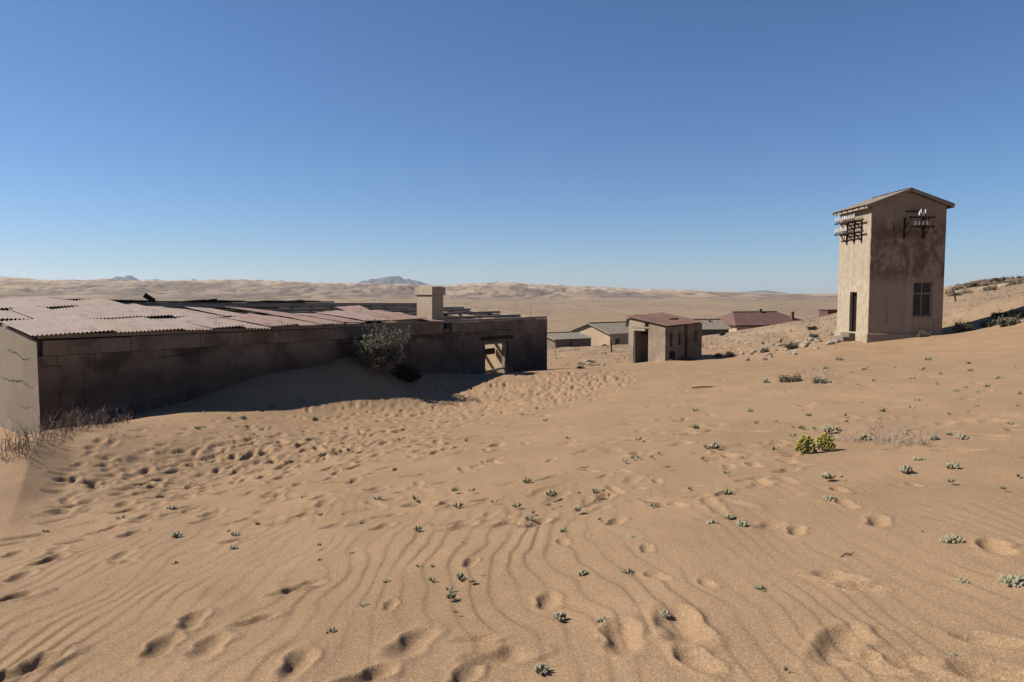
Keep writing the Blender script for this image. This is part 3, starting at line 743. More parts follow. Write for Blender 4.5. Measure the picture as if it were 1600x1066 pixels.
for i in range(6):
    for sgn in (0, 1):
        y = .15 + i * .64; x0 = -.29 if not sgn else TW + .29
        m = MB(); m.bar((x0, y, TE + .05 - .29 * math.tan(pit) + .035), (TW / 2, y, TE + .71 + .015), .06, .09); m.build('rafter', M['timber_dark'], TWR)
# window
win = empty('window'); win.parent = TWR
m = MB(); m.box(wx0 + .005, wx1 - .005, .13, .19, wz1 - .055, wz1 - .005); m.box(wx0 + .005, wx1 - .005, .13, .19, wz0 + .005, wz0 + .055)
m.box(wx0 + .005, wx0 + .055, .131, .189, wz0 + .055, wz1 - .055); m.box(wx1 - .055, wx1 - .005, .131, .189, wz0 + .055, wz1 - .055)
m.build('frame', M['timber'], win)
m = MB(); m.box(wx0 + .056, wx1 - .056, .125, .195, -.12, -.05); m.build('transom', M['timber'], win)
wm = (wx0 + wx1) / 2
for (z0, z1, dz) in ((-.048, wz1 - .057, 0), (wz0 + .057, -.122, .02)):
    m = MB(); m.box(wm - .022, wm + .022, .135, .185, z0, z1); m.build('mullion', M['timber'], win)
    for (a, b) in ((wx0 + .057, wm - .024), (wm + .024, wx1 - .057)):
        m = MB(); m.box(a, b, .158, .163, z0 + .002, z1 - .002); m.build('pane', M['glass'], win)
m = MB(); m.box(wx0 - .22, wx1 + .12, -.012, .05, wz1 + .08, wz1 + .24); m.build('window_lintel', M['tower'], TWR, bevel=.008)
m = MB(); m.box(wx0 - .06, wx1 + .06, -.05, .12, wz0 - .07, wz0 - .003); m.build('window_sill', M['tower'], TWR, bevel=.008)
# door in the lit side, ajar
m = MB(); m.box(.10, .17, dy0 + .005, dy0 + .075, T0 + .002, -.025); m.box(.10, .17, dy1 - .075, dy1 - .005, T0 + .002, -.025); m.box(.101, .169, dy0 + .076, dy1 - .076, -.095, -.025)
m.build('door_frame', M['timber_dark'], TWR)
m = MB(); m.bar((.20, dy1 - .09, -1.08), (.72, dy1 - .36, -1.08), .045, 1.9); m.build('door_leaf', M['timber_dark'], TWR)
for i in range(3):
    m = MB(); h = T0 - .19 * i - .03; m.box(-.10 - .30 * (i + 1), -.10 - .30 * i - .003, dy0 - .12, dy1 + .10, -3.4, h); m.build('step', M['plaster_end'], TWR, bevel=.02)
# insulator racks
INS = MB(); INS.lathe((0, 0, 0), [(.020, 0), (.044, .02), (.050, .08), (.032, .11), (.036, .14), (.022, .20), (.010, .23)], 8)
INSM = INS.mesh('insulator', M['porcelain'], smooth=True)
rack = empty('insulator_rack'); rack.parent = TWR; rack['label'] = 'two tiered iron rack of many white insulators on the sunlit side'
for z in (3.50, 2.93):
    for k, y in enumerate((.95, 1.75, 2.6)):
        m = MB(); m.bar((-.01, y, z), (-.41, y, z), .05, .06); m.bar((-.02, y, z - .42), (-.36, y, z - .03), .04, .04); m.bar((-.03, y, z - .5), (-.03, y, z + .1), .05, .05)
        m.build('bracket', M['iron'], rack)
    for j, x in enumerate((-.18, -.36)):
        m = MB(); m.bar((x, .45 + .55 * j, z + .055), (x, 2.75 + .6 * j, z + .055), .06, .06); m.build('cross_arm', M['iron'], rack)
        for i in range(11):
            y = .55 + .55 * j + i * .212
            m = MB(); m.bar((x, y, z + .08), (x, y, z + .20), .024, .024); m.build('pin', M['iron'], rack)
            if (j == 1 and (z > 3.2 or i > 3)) or (j == 0 and z > 3.2 and i > 8):
                link_obj('insulator', INSM, rack, (x, y, z + .16 + rng.uniform(-.01, .01)))
rack = empty('insulator_rack'); rack.parent = TWR; rack['label'] = 'small iron rack with a few white insulators on the shaded front'
for x in (1.58, 2.48):
    m = MB(); m.bar((x, -.03, 2.55), (x, -.03, 3.56), .07, .05); m.bar((x, -.03, 3.50), (x, -.55, 3.50), .05, .05); m.bar((x, -.05, 3.05), (x, -.52, 3.46), .04, .04)
    m.bar((x, -.03, 3.06), (x, -.55, 3.06), .05, .05); m.bar((x, -.05, 2.62), (x, -.52, 3.02), .04, .04); m.build('bracket', M['iron'], rack)
for z, a, b in ((3.55, 1.50, 2.78), (3.11, 1.62, 2.76)):
    m = MB(); m.bar((a, -.52, z), (b, -.52, z), .06, .07); m.build('cross_arm', M['iron'], rack)
m = MB(); m.bar((1.62, -.06, 3.88), (2.40, -.06, 3.88), .08, .06); m.build('cross_arm', M['iron'], rack)
for (x, z) in ((2.02, 3.55), (2.20, 3.55), (2.30, 3.63), (2.09, 3.64), (1.84, 3.11), (2.02, 3.11), (2.21, 3.11), (2.40, 3.11)):
    m = MB(); m.bar((x, -.52, z), (x, -.52, z + .12), .022, .022); m.build('pin', M['iron'], rack)
    link_obj('insulator', INSM, rack, (x, -.52, z + .07))
m = MB(); m.bar((TW + .02, 1.2, 3.1), (TW + .2, 1.2, 3.25), .05, .05); m.build('bracket', M['iron'], TWR)
# leaning pole beyond the tower
p0 = hit(1477, 521, 60); px_, py_ = TX + TW + .62, TY + 2.6
pole = MB(); zb = gz(px_, py_); pole.tube([(px_, py_, zb - .2), (px_ - .12, py_ + .05, zb + 1.4), (px_ - .30, py_ + .12, zb + 2.9)], [.04, .036, .03], 6)
tag(pole.build('wooden_pole', M['timber_dark'], None, smooth=True), 'thin dark leaning pole just right of the tower', 'pole')

# ------------------------------------------------------------------ the small open hut
HX, HY = ray(1039.5, 560, 40.0)[:2]; HA = math.atan2(.59, .81)
HUT = empty('small_hut', (HX, HY, 0), HA); tag(HUT, 'small ruined plaster hut with flat red roof and gaping doorway', 'hut')
HS = 2.82
def hut_top(x, y): return -1.93 + .15 * y + .045 * x
m = MB(); panel(m, 'x', 0, 0, HS + .2, -5, lambda a: hut_top(a, 0), .22,
      holes=((.36, .55, -3.02, -1.98 - .25), (1.02, 1.25, -2.95, -1.98 - .22), (1.55, 1.80, -3.9, -1.98 + .02 - .06), (2.36, 2.62, -2.85, -1.98 - .16), (.30, .82, -3.75, -3.25)), step=.3, rough=.008, seed=31)
m.build('front_wall', M['plaster_hut_front_shade'], HUT, fix=True)
m = MB(); panel(m, 'y', 0, .224, HS, -5, lambda a: hut_top(0, a), .22, holes=((1.25, 2.42, -4.9, -1.98 + .02),), step=.3, rough=.008, seed=32)
m.build('side_wall', M['plaster_hut'], HUT, fix=True)
m = MB(); panel(m, 'y', -.010, .012, .24, -5, -1.97, .02, step=.3, rough=.003, seed=36); m.build('corner_strip', M['plaster_hut'], HUT, fix=True)
m = MB(); panel(m, 'y', HS + .2, .224, HS, -5, lambda a: hut_top(HS, a), -.22, step=.5, seed=33); m.build('side_wall', M['plaster_hut'], HUT, fix=True)
m = MB(); panel(m, 'x', HS, .224, HS - .02, -5, lambda a: hut_top(a, HS) - .03, -.22, step=.5, seed=34); m.build('back_wall', M['plaster_hut'], HUT, fix=True)
m = MB(); m.box(1.55, 1.79, .01, .2, -4.4, -2.6); m.build('timber_post', M['timber_dark'], HUT)
m = MB(); m.box(-.02, .10, 1.18, 2.52, -2.05, -1.965); m.build('door_lintel', M['timber'], HUT)
m = MB(); m.box(.04, .16, 1.252, 1.31, -4.6, -2.06); m.build('door_jamb', M['timber'], HUT)
m = MB(); m.box(.04, .16, 2.36, 2.418, -4.6, -2.06); m.build('door_jamb', M['timber'], HUT)
m = MB(); m.box(.8, 1.3, HS - .26, HS - .23, -2.45, -2.32); m.build('wall_shelf', M['timber_dark'], HUT)
m = MB()
for (a, b, z0, z1) in ((.32, .80, -3.30, -3.27), (.32, .80, -3.72, -3.69), (.32, .35, -3.69, -3.30), (.77, .80, -3.69, -3.30)): m.box(a, b, .03, .07, z0, z1)
m.build('hatch_frame', M['timber_dark'], HUT)
HM = [sheet_mesh('hut_sheet', M['roof_redhouse'], .87, 3.15, seed=q, warp=.06, amp=.010, segs=4) for q in range(3)]
for i in range(4):
    x = -.10 + i * .76
    link_obj('roof_sheet', HM[i % 3], HUT, (x, -.12, hut_top(x + .4, -.12) + .075 + .008 * (i % 2)), (math.atan(.15), -math.atan(.045), rng.uniform(-.012, .012)))
for x in (.15, 1.5, 2.8):
    m = MB(); m.bar((x, -.06, hut_top(x, -.06) + .03), (x, HS + .06, hut_top(x, HS) + .03), .07, .05); m.build('rafter', M['timber_dark'], HUT)
m = MB(); m.bar((-.02, HS + .05, -1.55), (-.05, HS + .12, -2.0), .08, .12); m.build('hanging_board', M['timber_dark'], HUT)
m = MB(); m.bar((1.6, 1.2, hut_top(1.6, 1.2) + .12), (2.1, 1.0, hut_top(2.1, 1.0) + .16), .14, .06); m.build('loose_board', M['timber_dark'], HUT)

# ------------------------------------------------------------------ houses farther down the slope
def window(parent, axis, off, a0, a1, z0, z1, out=-1):
    f = MB()
    def bx(p, q, u, v, d0, d1):
        if axis == 'x': f.box(p, q, min(off + out * d0, off + out * d1), max(off + out * d0, off + out * d1), u, v)
        else: f.box(min(off + out * d0, off + out * d1), max(off + out * d0, off + out * d1), p, q, u, v)
    bx(a0, a1, z0, z0 + .08, .003, .05); bx(a0, a1, z1 - .08, z1, .003, .05); bx(a0, a0 + .08, z0 + .08, z1 - .08, .003, .05); bx(a1 - .08, a1, z0 + .08, z1 - .08, .003, .05)
    o = f.build('window', M['timber'], parent)
    f = MB()
    def bx2(p, q, u, v, d0, d1):
        if axis == 'x': f.box(p, q, min(off + out * d0, off + out * d1), max(off + out * d0, off + out * d1), u, v)
        else: f.box(min(off + out * d0, off + out * d1), max(off + out * d0, off + out * d1), p, q, u, v)
    bx2(a0 + .08, a1 - .08, z0 + .08, z1 - .08, .002, .012); f.build('pane', M['glass'], o)

def gable_house(name, px, py, d, ang, W, L, zb, ze, zr, wall, roof, label, wins=(), chimneys=(), over=.35):
    x, y, _ = ray(px, py, d); H = empty(name, (x, y, 0), ang); tag(H, label, 'house')
    g = lambda a: ze + (1 - abs(a - W / 2) / (W / 2)) * (zr - ze)
    m = MB(); panel(m, 'y', 0, 0, W, zb, g, .3, step=1.2, rough=.01, seed=51); m.build('gable_wall', M[wall], H, fix=True)
    m = MB(); panel(m, 'x', 0, .303, L, zb, ze, .3, step=1.2, rough=.01, seed=52); m.build('long_wall', M[wall], H, fix=True)
    m = MB(); panel(m, 'x', W, .303, L, zb, ze, -.3, step=1.2, rough=.01, seed=53); m.build('long_wall', M[wall], H, fix=True)
    m = MB(); panel(m, 'y', L + .003, .3, W - .3, zb, lambda a: g(a) - .05, -.3, step=1.2, rough=.01, seed=54); m.build('gable_wall', M[wall], H, fix=True)
    sl_ = math.atan2(zr - ze, W / 2); ln_ = (W / 2 + over) / math.cos(sl_)
    me = sheet_mesh(name + '_sheet', M[roof], 1.74, ln_, pitch=.174, amp=.02, segs=2, seed=3, warp=.03)
    n = int(math.ceil((L + over) / 1.66))
    for i in range(n):
        xx = -over + i * 1.66; z0 = ze - over * math.tan(sl_) + .09 + .008 * (i % 2)
        link_obj('roof_sheet', me, H, (xx, -over, z0), (sl_, 0, 0))
        link_obj('roof_sheet', me, H, (xx + 1.74, W + over, z0), (sl_, 0, math.pi))
    m = MB(); m.bar((-over, W / 2, zr + .14), (L + over, W / 2, zr + .14), .35, .05); m.build('ridge_cap', M['timber_dark'], H)
    for sgn in (0, 1):
        m = MB(); m.bar((-over - .04, -over if not sgn else W + over, ze - over * math.tan(sl_) + .03), (-over - .04, W / 2, zr + .05), .05, .20); m.build('barge_board', M['timber'], H)
    for w_ in wins: window(H, 'x', 0, *w_)
    for (cx, cy, r_, z0, z1) in chimneys:
        m = MB(); m.box(cx - r_, cx + r_, cy - r_, cy + r_, z0, z1); m.build('chimney', M['brick'], H, bevel=.02)
    return H
gable_house('gabled_house', 953, 541, 108, math.atan2(.57, .82), 9.0, 12.0, -10.5, -6.15, -4.82, 'house_tan', 'roof_grey',
            'low tan house with broad sunlit gable behind the small hut', wins=((1.0, 1.9, -7.8, -6.9), (5.2, 6.0, -7.8, -6.7)))
gable_house('low_house', 868, 545, 104, math.atan2(.50, .86), 7.0, 6.2, -11, -6.75, -6.1, 'house_grey', 'roof_grey',
            'low grey roofed house just right of the long building', wins=((2.2, 3.0, -7.9, -7.1),))
gable_house('low_house', 1064, 528, 87, math.radians(9), 6.5, 6.0, -9, -4.45, -3.5, 'house_grey', 'roof_grey',
            'dark walled house with pale sloping roof right of the small hut', wins=((3.2, 3.8, -5.6, -4.9),), chimneys=((4.6, 2.4, .12, -4.4, -3.3),))
# red hipped house
def hip_house(px, py, d, ang, L, W, zb, ze, zr, label):
    x, y, _ = ray(px, py, d); H = empty('red_roofed_house', (x, y, 0), ang); tag(H, label, 'house')
    for nm, ax, off, a0, a1, th, hl in (('front_wall', 'x', 0, 0, L, .3, ((6.6, 7.9, zb + 2.4, ze - .35),)), ('side_wall', 'y', 0, .303, W, .3, ()), ('side_wall', 'y', L, .303, W, -.3, ()), ('back_wall', 'x', W, .31, L - .31, -.3, ())):
        m = MB(); panel(m, ax, off, a0, a1, zb, ze, th, holes=hl, step=1.2, rough=.01, seed=61); m.build(nm, M['house_tan'], H, fix=True)
    m = MB(); m.box(6.65, 7.85, .10, .16, zb + 2.41, ze - .36); w_ = m.build('window', M['timber_dark'], H)
    m = MB(); m.box(6.75, 7.2, .085, .098, zb + 2.5, ze - .45); m.build('pane', M['glass'], w_)
    o = .5; hp = W * .42
    E = [(-o, -o), (L + o, -o), (L + o, W + o), (-o, W + o)]; R_ = [(hp * .55, W / 2), (L - hp, W / 2)]
    def slope_strips(a, b, c, d_, nm, n):                     # eave a-b, ridge d_-c, cut in sheets
        for i in range(n):
            t0, t1 = i / n + .0015, (i + 1) / n - .0015; q = MB()
            lp = lambda p, q_, t_: (p[0] + (q_[0] - p[0]) * t_, p[1] + (q_[1] - p[1]) * t_)
            e0, e1, r1, r0 = lp(a, b, t0), lp(a, b, t1), lp(d_, c, t1), lp(d_, c, t0); dz = .012 * (i % 2)
            q.add([(*e0, ze + dz), (*e1, ze + dz), (*r1, zr + dz), (*r0, zr + dz), (*e0, ze - .05 + dz), (*e1, ze - .05 + dz), (*r1, zr - .05 + dz), (*r0, zr - .05 + dz)],
                  [(0, 1, 2, 3), (7, 6, 5, 4), (0, 4, 5, 1), (1, 5, 6, 2), (2, 6, 7, 3), (3, 7, 4, 0)])
            q.build(nm, M['roof_redhouse'], H, fix=True)
    slope_strips(E[0], E[1], R_[1], R_[0], 'roof_sheet', 16); slope_strips(E[2], E[3], R_[0], R_[1], 'roof_sheet', 8)
    slope_strips(E[3], E[0], R_[0], R_[0], 'roof_sheet', 6); slope_strips(E[1], E[2], R_[1], R_[1], 'roof_sheet', 6)
    m = MB(); m.bar((*R_[0], zr + .05), (*R_[1], zr + .05), .25, .10); m.build('ridge_cap', M['timber_dark'], H)
    m = MB(); m.bar((-o, -o + .02, ze - .14), (L + o, -o + .02, ze - .14), .06, .16); m.build('fascia', M['timber_dark'], H)
    m = MB(); m.box(7.2, 7.75, W / 2 - .3, W / 2 + .3, zr - .5, zr + .55); ch_ = m.build('chimney', M['house_grey'], H, bevel=.03)
    m = MB(); m.box(11.6, 12.1, 1.3, 1.8, ze + .2, zr + .1); m.build('chimney', M['brick'], H, bevel=.03)
    return H
hip_house(1151, 520, 122, math.radians(16), 14.6, 9.0, -11, -5.55, -3.5, 'house with faded red hipped roof half hidden behind the stony rise')
# rust red shed beside the tower
x, y, _ = ray(1293, 499, 116); RS = empty('rusty_shed', (x, y, 0), math.radians(8)); tag(RS, 'rust red sheet metal shed peeping out left of the tower', 'shed')
me = sheet_mesh('shed_sheet', M['roof_redhouse'], .87, 3.0, pitch=.145, amp=.02, segs=1, seed=1, warp=0)
for i in range(4): link_obj('wall_sheet', me, RS, (i * .8, 0, -5.9), (math.pi / 2, 0, 0))
for i in range(3): link_obj('wall_sheet', me, RS, (0, .87 + i * .8, -5.9), (math.pi / 2, 0, -math.pi / 2))
m = MB(); m.box(-.15, 3.4, -.15, 2.7, -2.90, -2.83); m.build('roof', M['roof_redhouse'], RS)
x, y, z = hit(1260, 502, 70)

# ------------------------------------------------------------------ plants
def branchy(mb, p, d, L, r, depth, rg, n=3, bend=.35, leaves=None):
    pts = [Vector(p)]; dd = Vector(d).normalized()
    for i in range(3):
        dd = (dd + Vector((rg.gauss(0, bend), rg.gauss(0, bend), rg.gauss(0, bend * .5) + .08)) * .5).normalized(); pts.append(pts[-1] + dd * (L / 3))
    mb.tube(pts, [r, r * .85, r * .65, r * .4], n)
    if leaves is not None: leaves += [(q, dd.copy()) for q in pts[1:]]
    if depth > 0:
        for k in range(rg.choice((2, 2, 3))):
            q = pts[rg.choice((1, 2, 2, 3))]; d2 = (dd + Vector((rg.gauss(0, .6), rg.gauss(0, .6), rg.gauss(.1, .4)))).normalized()
            branchy(mb, q, d2, L * rg.uniform(.45, .75), r * .6, depth - 1, rg, n, bend, leaves)
    return pts[-1]

def leaf_cloud(mb, pts, rg, per, spread, size, asp=2.2):
    for (p, d) in pts:
        for k in range(per):
            c = p + Vector((rg.gauss(0, spread), rg.gauss(0, spread), rg.gauss(0, spread)))
            a = Vector((rg.gauss(0, 1), rg.gauss(0, 1), rg.gauss(.5, .7))).normalized(); b = a.cross(Vector((rg.gauss(0, 1), rg.gauss(0, 1), rg.gauss(0, 1)))).normalized()
            s = size * rg.uniform(.6, 1.3); a = a * s * asp / 2; b = b * s / 2
            mb.add([c - a, c + b, c + a, c - b], [(0, 1, 2, 3)])

def bush(name, label, loc, R, H, stems, depth, per, lsize, leafm, stemm, seed, cat='bush', group=None, lean=(0, 0)):
    rg = random.Random(seed); root = empty(name, loc); tag(root, label, cat, group)
    st, lv, pts = MB(), MB(), []
    for i in range(stems):
        a = rg.uniform(0, 6.283); q = rg.random() ** .5
        d = Vector((math.cos(a) * q * R / H * 1.15 + lean[0], math.sin(a) * q * R / H * 1.15 + lean[1], 1))
        branchy(st, (math.cos(a) * R * .25 * q, math.sin(a) * R * .25 * q, -.05), d, H * rg.uniform(.45, .72), max(.006, H * .012), depth, rg, 3, .3, pts)
    leaf_cloud(lv, pts, rg, per, lsize * 1.6, lsize, 3.4 if name == 'grey_bush' else 2.2)
    st.build('stems', M[stemm], root); lv.build('foliage', M[leafm], root)
    return root

# big grey bush against the wall
def wall_pt(px, w): s = lb_s(px); return Vector((X1 + s * math.cos(LB_A) - w * math.sin(LB_A), Y1 + s * math.sin(LB_A) + w * math.cos(LB_A)))
p = wall_pt(572, -.70); zb = gz(p.x, p.y)
bush('grey_bush', 'tall shaggy grey bush growing against the long building', (p.x, p.y, zb - .1), .60, 1.22, 115, 2, 8, .022, 'bush_grey', 'twig_pale', 5)
p = wall_pt(606, -1.05); bush('low_bush', 'small dark bush at the foot of the tall grey bush', (p.x, p.y, gz(p.x, p.y) - .03), .42, .55, 26, 2, 5, .03, 'scrub_dark', 'twig', 6)
# reddish dry twig shrubs along the dune at the lower left
def twig_patch(name, label, pixels, hmin, hmax, per, matn, seed, cat='dry shrub', spread=.12, dmax=110, depth=1, rad=.006, lean=(.1, 0)):
    rg = random.Random(seed); cx = [hit(a, b, dmax) for a, b in pixels]; c0 = cx[len(cx) // 2]
    root = empty(name, c0); tag(root, label, cat)
    for h in cx:
        m = MB()
        for k in range(per):
            ox, oy = rg.gauss(0, spread), rg.gauss(0, spread); z = gz(h[0] + ox, h[1] + oy)
            branchy(m, (h[0] + ox - c0[0], h[1] + oy - c0[1], z - c0[2] - .03), (rg.gauss(lean[0], .28), rg.gauss(lean[1], .28), 1), rg.uniform(hmin, hmax), rad, depth, rg, 3, .35)
        tag(m.build('twig_clump', M[matn], root), kind='stuff')
    return root
twig_patch('dry_shrub', 'dry reddish twig shrub along the dune crest by the corner of the long building', [(20, 704), (45, 695), (62, 688), (76, 683), (90, 679), (102, 676), (113, 673), (124, 672), (135, 670), (146, 669), (158, 667), (165, 666)], .12, .36, 17, 'twig', 31, spread=.17, rad=.0045)
twig_patch('dry_shrub', 'low sprawling dry twigs at the left edge below the pale end wall', [(2, 708), (10, 704), (20, 707), (8, 716), (24, 716), (33, 703)], .08, .20, 10, 'twig', 32, spread=.13, rad=.005)
twig_patch('dry_shrub', 'last small tuft of dry twigs at the right end of the dune shrubs', [(183, 663), (190, 662), (196, 662)], .12, .26, 6, 'twig', 33, spread=.08)
twig_patch('fallen_twigs', 'fallen reddish twigs on the shaded dune face at left', [(85, 690), (100, 690), (75, 694), (112, 686), (160, 686), (193, 684), (175, 683)], .08, .16, 3, 'twig', 34, cat='twigs', spread=.10, lean=(.9, -.3))
twig_patch('dead_shrub', 'bleached dead twig shrub right of the yellow green succulents', [(1383, 693), (1396, 694), (1410, 697), (1425, 698), (1434, 700), (1372, 690)], .10, .26, 6, 'twig_pale', 35, spread=.10, lean=(.25, 0))
twig_patch('dead_shrub', 'thin dead twigs between the yellow succulents and the dead shrub', [(1305, 690), (1322, 689), (1332, 690), (1340, 691)], .06, .17, 4, 'twig_pale', 36, spread=.06)
twig_patch('dead_shrub', 'thin grey dead twigs beside the leafy green clump on the slope', [(1262, 592), (1272, 592), (1285, 590), (1295, 594)], .12, .36, 5, 'twig_pale', 37, spread=.14)

# finger leaved succulents
def succulent_mesh(name, seed, nf, mat, fat=.15, upright=.7):
    rg = random.Random(seed); m = MB()
    for k in range(nf):
        a = rg.uniform(0, 6.283); q = rg.random() ** .5; tilt = q * .95
        d = Vector((math.cos(a) * math.sin(tilt), math.sin(a) * math.sin(tilt), math.cos(tilt) * upright + .1)).normalized()
        o = Vector((math.cos(a) * .20 * q, math.sin(a) * .20 * q, -.06)); L = rg.uniform(.40, .62) * (1.05 - .25 * q)
        bend = Vector((rg.gauss(0, .05), rg.gauss(0, .05), .08))
        pts = [o, o + d * L * .35, o + d * L * .75 + bend * .5, o + d * L + bend]
        f_ = fat * rg.uniform(.8, 1.2) * .62
        m.tube(pts, [f_ * .55, f_ * .9, f_ * 1.05, f_ * .35], 5)
    return m.mesh(name, mat, smooth=True)
SUC = {'g': [succulent_mesh('green_succulent', s, 13, M['greenish'], .13) for s in (1, 2, 3, 21, 22)],
       's': [succulent_mesh('silver_succulent', s, 26, M['silver'], .16) for s in (4, 5, 6)],
       't': [succulent_mesh('seedling', s, 4 + s % 5 * 2, M['greenish' if s % 2 else 'silver'], .10 + .012 * (s % 4), .5 + .15 * (s % 3)) for s in range(7, 17)],
       'x': [succulent_mesh('large_succulent', 12, 46, M['silver'], .13)]}
G0 = 'tiny succulent seedlings scattered on the sand'
small = [(616, 733), (711, 765), (738, 765), (772, 783), (590, 779), (649, 778), (474, 777), (536, 803), (565, 816), (403, 818), (652, 827), (675, 819), (723, 846), (503, 860), (549, 864), (499, 875),
 (654, 885), (676, 884), (604, 908), (675, 906), (702, 920), (568, 946), (712, 956), (754, 898), (268, 794), (188, 809), (72, 829), (357, 829), (367, 836), (277, 838), (274, 880), (238, 959),
 (905, 769), (930, 769), (943, 765), (857, 788), (867, 783), (833, 800), (826, 810), (938, 810), (878, 828), (925, 835), (1020, 789), (1077, 762), (1044, 728), (1135, 738), (1098, 851), (1043, 919),
 (975, 719), (988, 714), (999, 714), (1017, 713), (1030, 707), (1099, 715), (1316, 744), (1486, 751), (1567, 762), (1441, 830), (1522, 940), (1231, 1047), (1198, 597), (1366, 594), (1395, 605), (1514, 565),
 (1516, 577), (1508, 605), (1542, 603), (1528, 611), (1594, 613), (1493, 611), (1589, 573), (1433, 626), (1423, 635), (1483, 645), (1513, 642), (1527, 635), (1591, 634), (1299, 627), (1264, 647), (1321, 647),
 (1213, 657), (1239, 665), (1253, 667), (1272, 668), (1309, 670), (1239, 679), (1323, 657), (1420, 671), (1471, 685), (1483, 677), (1579, 660), (1570, 670), (1172, 642), (1212, 701), (1506, 695), (1597, 716), (1590, 743),
 (306, 667), (358, 653), (380, 653), (492, 654), (397, 679), (316, 645), (426, 632), (472, 624), (997, 685), (1053, 677), (1102, 696), (887, 683), (853, 655), (729, 687), (1086, 640), (1086, 666),
 (1440, 575), (1470, 583), (1350, 575), (1560, 590), (1330, 580), (1400, 572), (1380, 640), (1346, 628), (1310, 560), (1290, 575), (1450, 560), (1425, 590), (1465, 600), (1340, 600)]
big = [(1582, 914, 36, 'x', 'largest silvery succulent at the right edge of the sand'),
 (1489, 846, 21, 's', 'broad silvery succulent with a smaller side shoot above the largest one'), (1473, 847, 11, 's', 'small silvery side shoot left of the broad silvery succulent'),
 (1417, 735, 17, 's', 'plump silvery succulent below the bleached dead shrub'), (1488, 729, 15, 's', 'silvery succulent right of the plump one below the dead shrub'),
 (1436, 718, 13, 's', 'silvery succulent directly under the right end of the dead shrub'), (1294, 744, 15, 's', 'upright silvery succulent below the yellow green pair'),
 (1296, 781, 16, 's', 'silvery succulent beside a deep footprint at right'), (1504, 910, 14, 's', 'silvery succulent left of the largest one at the right edge'),
 (1490, 1026, 13, 's', 'lowest silvery succulent near the bottom right corner'), (1189, 921, 15, 'g', 'dark green upright succulent alone right of the lower middle'),
 (1158, 821, 17, 's', 'right one of a close pair of silvery succulents'), (1114, 820, 15, 's', 'left one of a close pair of silvery succulents'), (1140, 807, 12, 's', 'pale succulent just above the close silvery pair'),
 (1136, 769, 14, 'g', 'green succulent tuft between the silvery pair and the upright seedling'), (982, 896, 17, 'g', 'green succulent in the middle foreground casting a shadow to the right'),
 (911, 897, 13, 's', 'silvery succulent left of the green one in the middle foreground'), (989, 842, 12, 's', 'small silvery succulent above the green one in the middle foreground'),
 (875, 965, 17, 's', 'left one of two silvery succulents low in the middle foreground'), (943, 971, 15, 's', 'right one of two silvery succulents low in the middle foreground'),
 (1040, 962, 15, 's', 'silvery succulent at the rim of a deep sand hollow'), (847, 1049, 19, 's', 'silvery succulent nearest the bottom edge of the picture'),
 (719, 902, 14, 'g', 'tall green succulent of a small cluster left of the middle foreground'), (738, 907, 9, 's', 'low succulent touching the right of the tall green one'),
 (705, 931, 15, 'g', 'dark plump succulent below the tall green one'), (517, 988, 14, 'g', 'lone green succulent low on the left foreground'),
 (861, 771, 14, 'g', 'fresh green succulent topmost of the middle cluster'), (808, 789, 11, 'g', 'green succulent at the left of the middle cluster'), (903, 795, 11, 's', 'silvery succulent at the lower right of the middle cluster'),
 (822, 750, 12, 'g', 'round green succulent alone above the middle cluster'), (716, 789, 12, 'g', 'green succulent alone left of the middle cluster'),
 (501, 804, 9, 'g', 'green succulent by a dark footprint at left'), (364, 857, 12, 's', 'silvery succulent beside a long footprint at left'), (500, 852, 9, 'g', 'sprig of green succulent left of centre'),
 (1293, 671, 16, 's', 'silvery green succulent tuft right above the yellow green pair'), (1352, 685, 14, 's', 'blue grey succulent among the thin dead twigs'), (1458, 685, 14, 's', 'pale succulent to the right of the bleached dead shrub'),
 (1503, 684, 16, 's', 'wide silvery succulent at the far right of the dead shrub'), (1116, 697, 13, 's', 'blue grey succulent beside two faint hollows'), (306, 668, 9, 's', 'silvery succulent near the edge of the building shadow')]
for (px, py, w, kd, lab) in big:
    h = hit(px, py + 4); s = w * h[1] / F * (1.22 if kd != 'x' else 1.0)
    o = link_obj('succulent', rng.choice(SUC[kd]), None, (h[0], h[1], h[2] + .008), (0, 0, rng.uniform(0, 6.28))); o.scale = (s, s, s * 1.05); tag(o, lab, 'succulent')

# each seedling is told apart by the nearest plant or thing one can find, the side it lies on and its rank there
LM = [(px, py, lab) for (px, py, lab) in ((1582, 914, 'largest silvery succulent'), (1417, 735, 'plump silvery succulent under the dead shrub'), (1272, 697, 'yellow green mounds'), (1400, 692, 'bleached dead shrub'),
      (1136, 806, 'close silvery succulent pair'), (982, 896, 'green succulent in the middle foreground'), (909, 968, 'two low silvery succulents'), (861, 771, 'fresh green succulent of the middle cluster'),
      (719, 905, 'tall green succulent'), (517, 988, 'lone green succulent'), (501, 804, 'green succulent by a dark footprint'), (364, 857, 'silvery succulent beside a long footprint'), (716, 789, 'green succulent alone left of centre'),
      (1237, 594, 'olive green clump'), (1285, 598, 'grey green low clump'), (1189, 921, 'dark upright succulent'), (1296, 781, 'succulent beside a deep footprint'), (1489, 846, 'broad silvery succulent'), (1040, 962, 'succulent at the rim of a hollow'),
      (1490, 1026, 'lowest silvery succulent'), (1415, 531, 'tower front'), (1575, 505, 'wide grey scrub on the crest'), (600, 590, 'tall grey bush'), (100, 675, 'dry dune shrubs'), (1116, 697, 'blue grey succulent by two hollows'), (1503, 684, 'wide silvery succulent'))]
ORD = ['nearest', 'second', 'third', 'fourth', 'fifth', 'sixth', 'seventh', 'eighth', 'ninth', 'tenth', 'eleventh', 'twelfth']
cells = {}
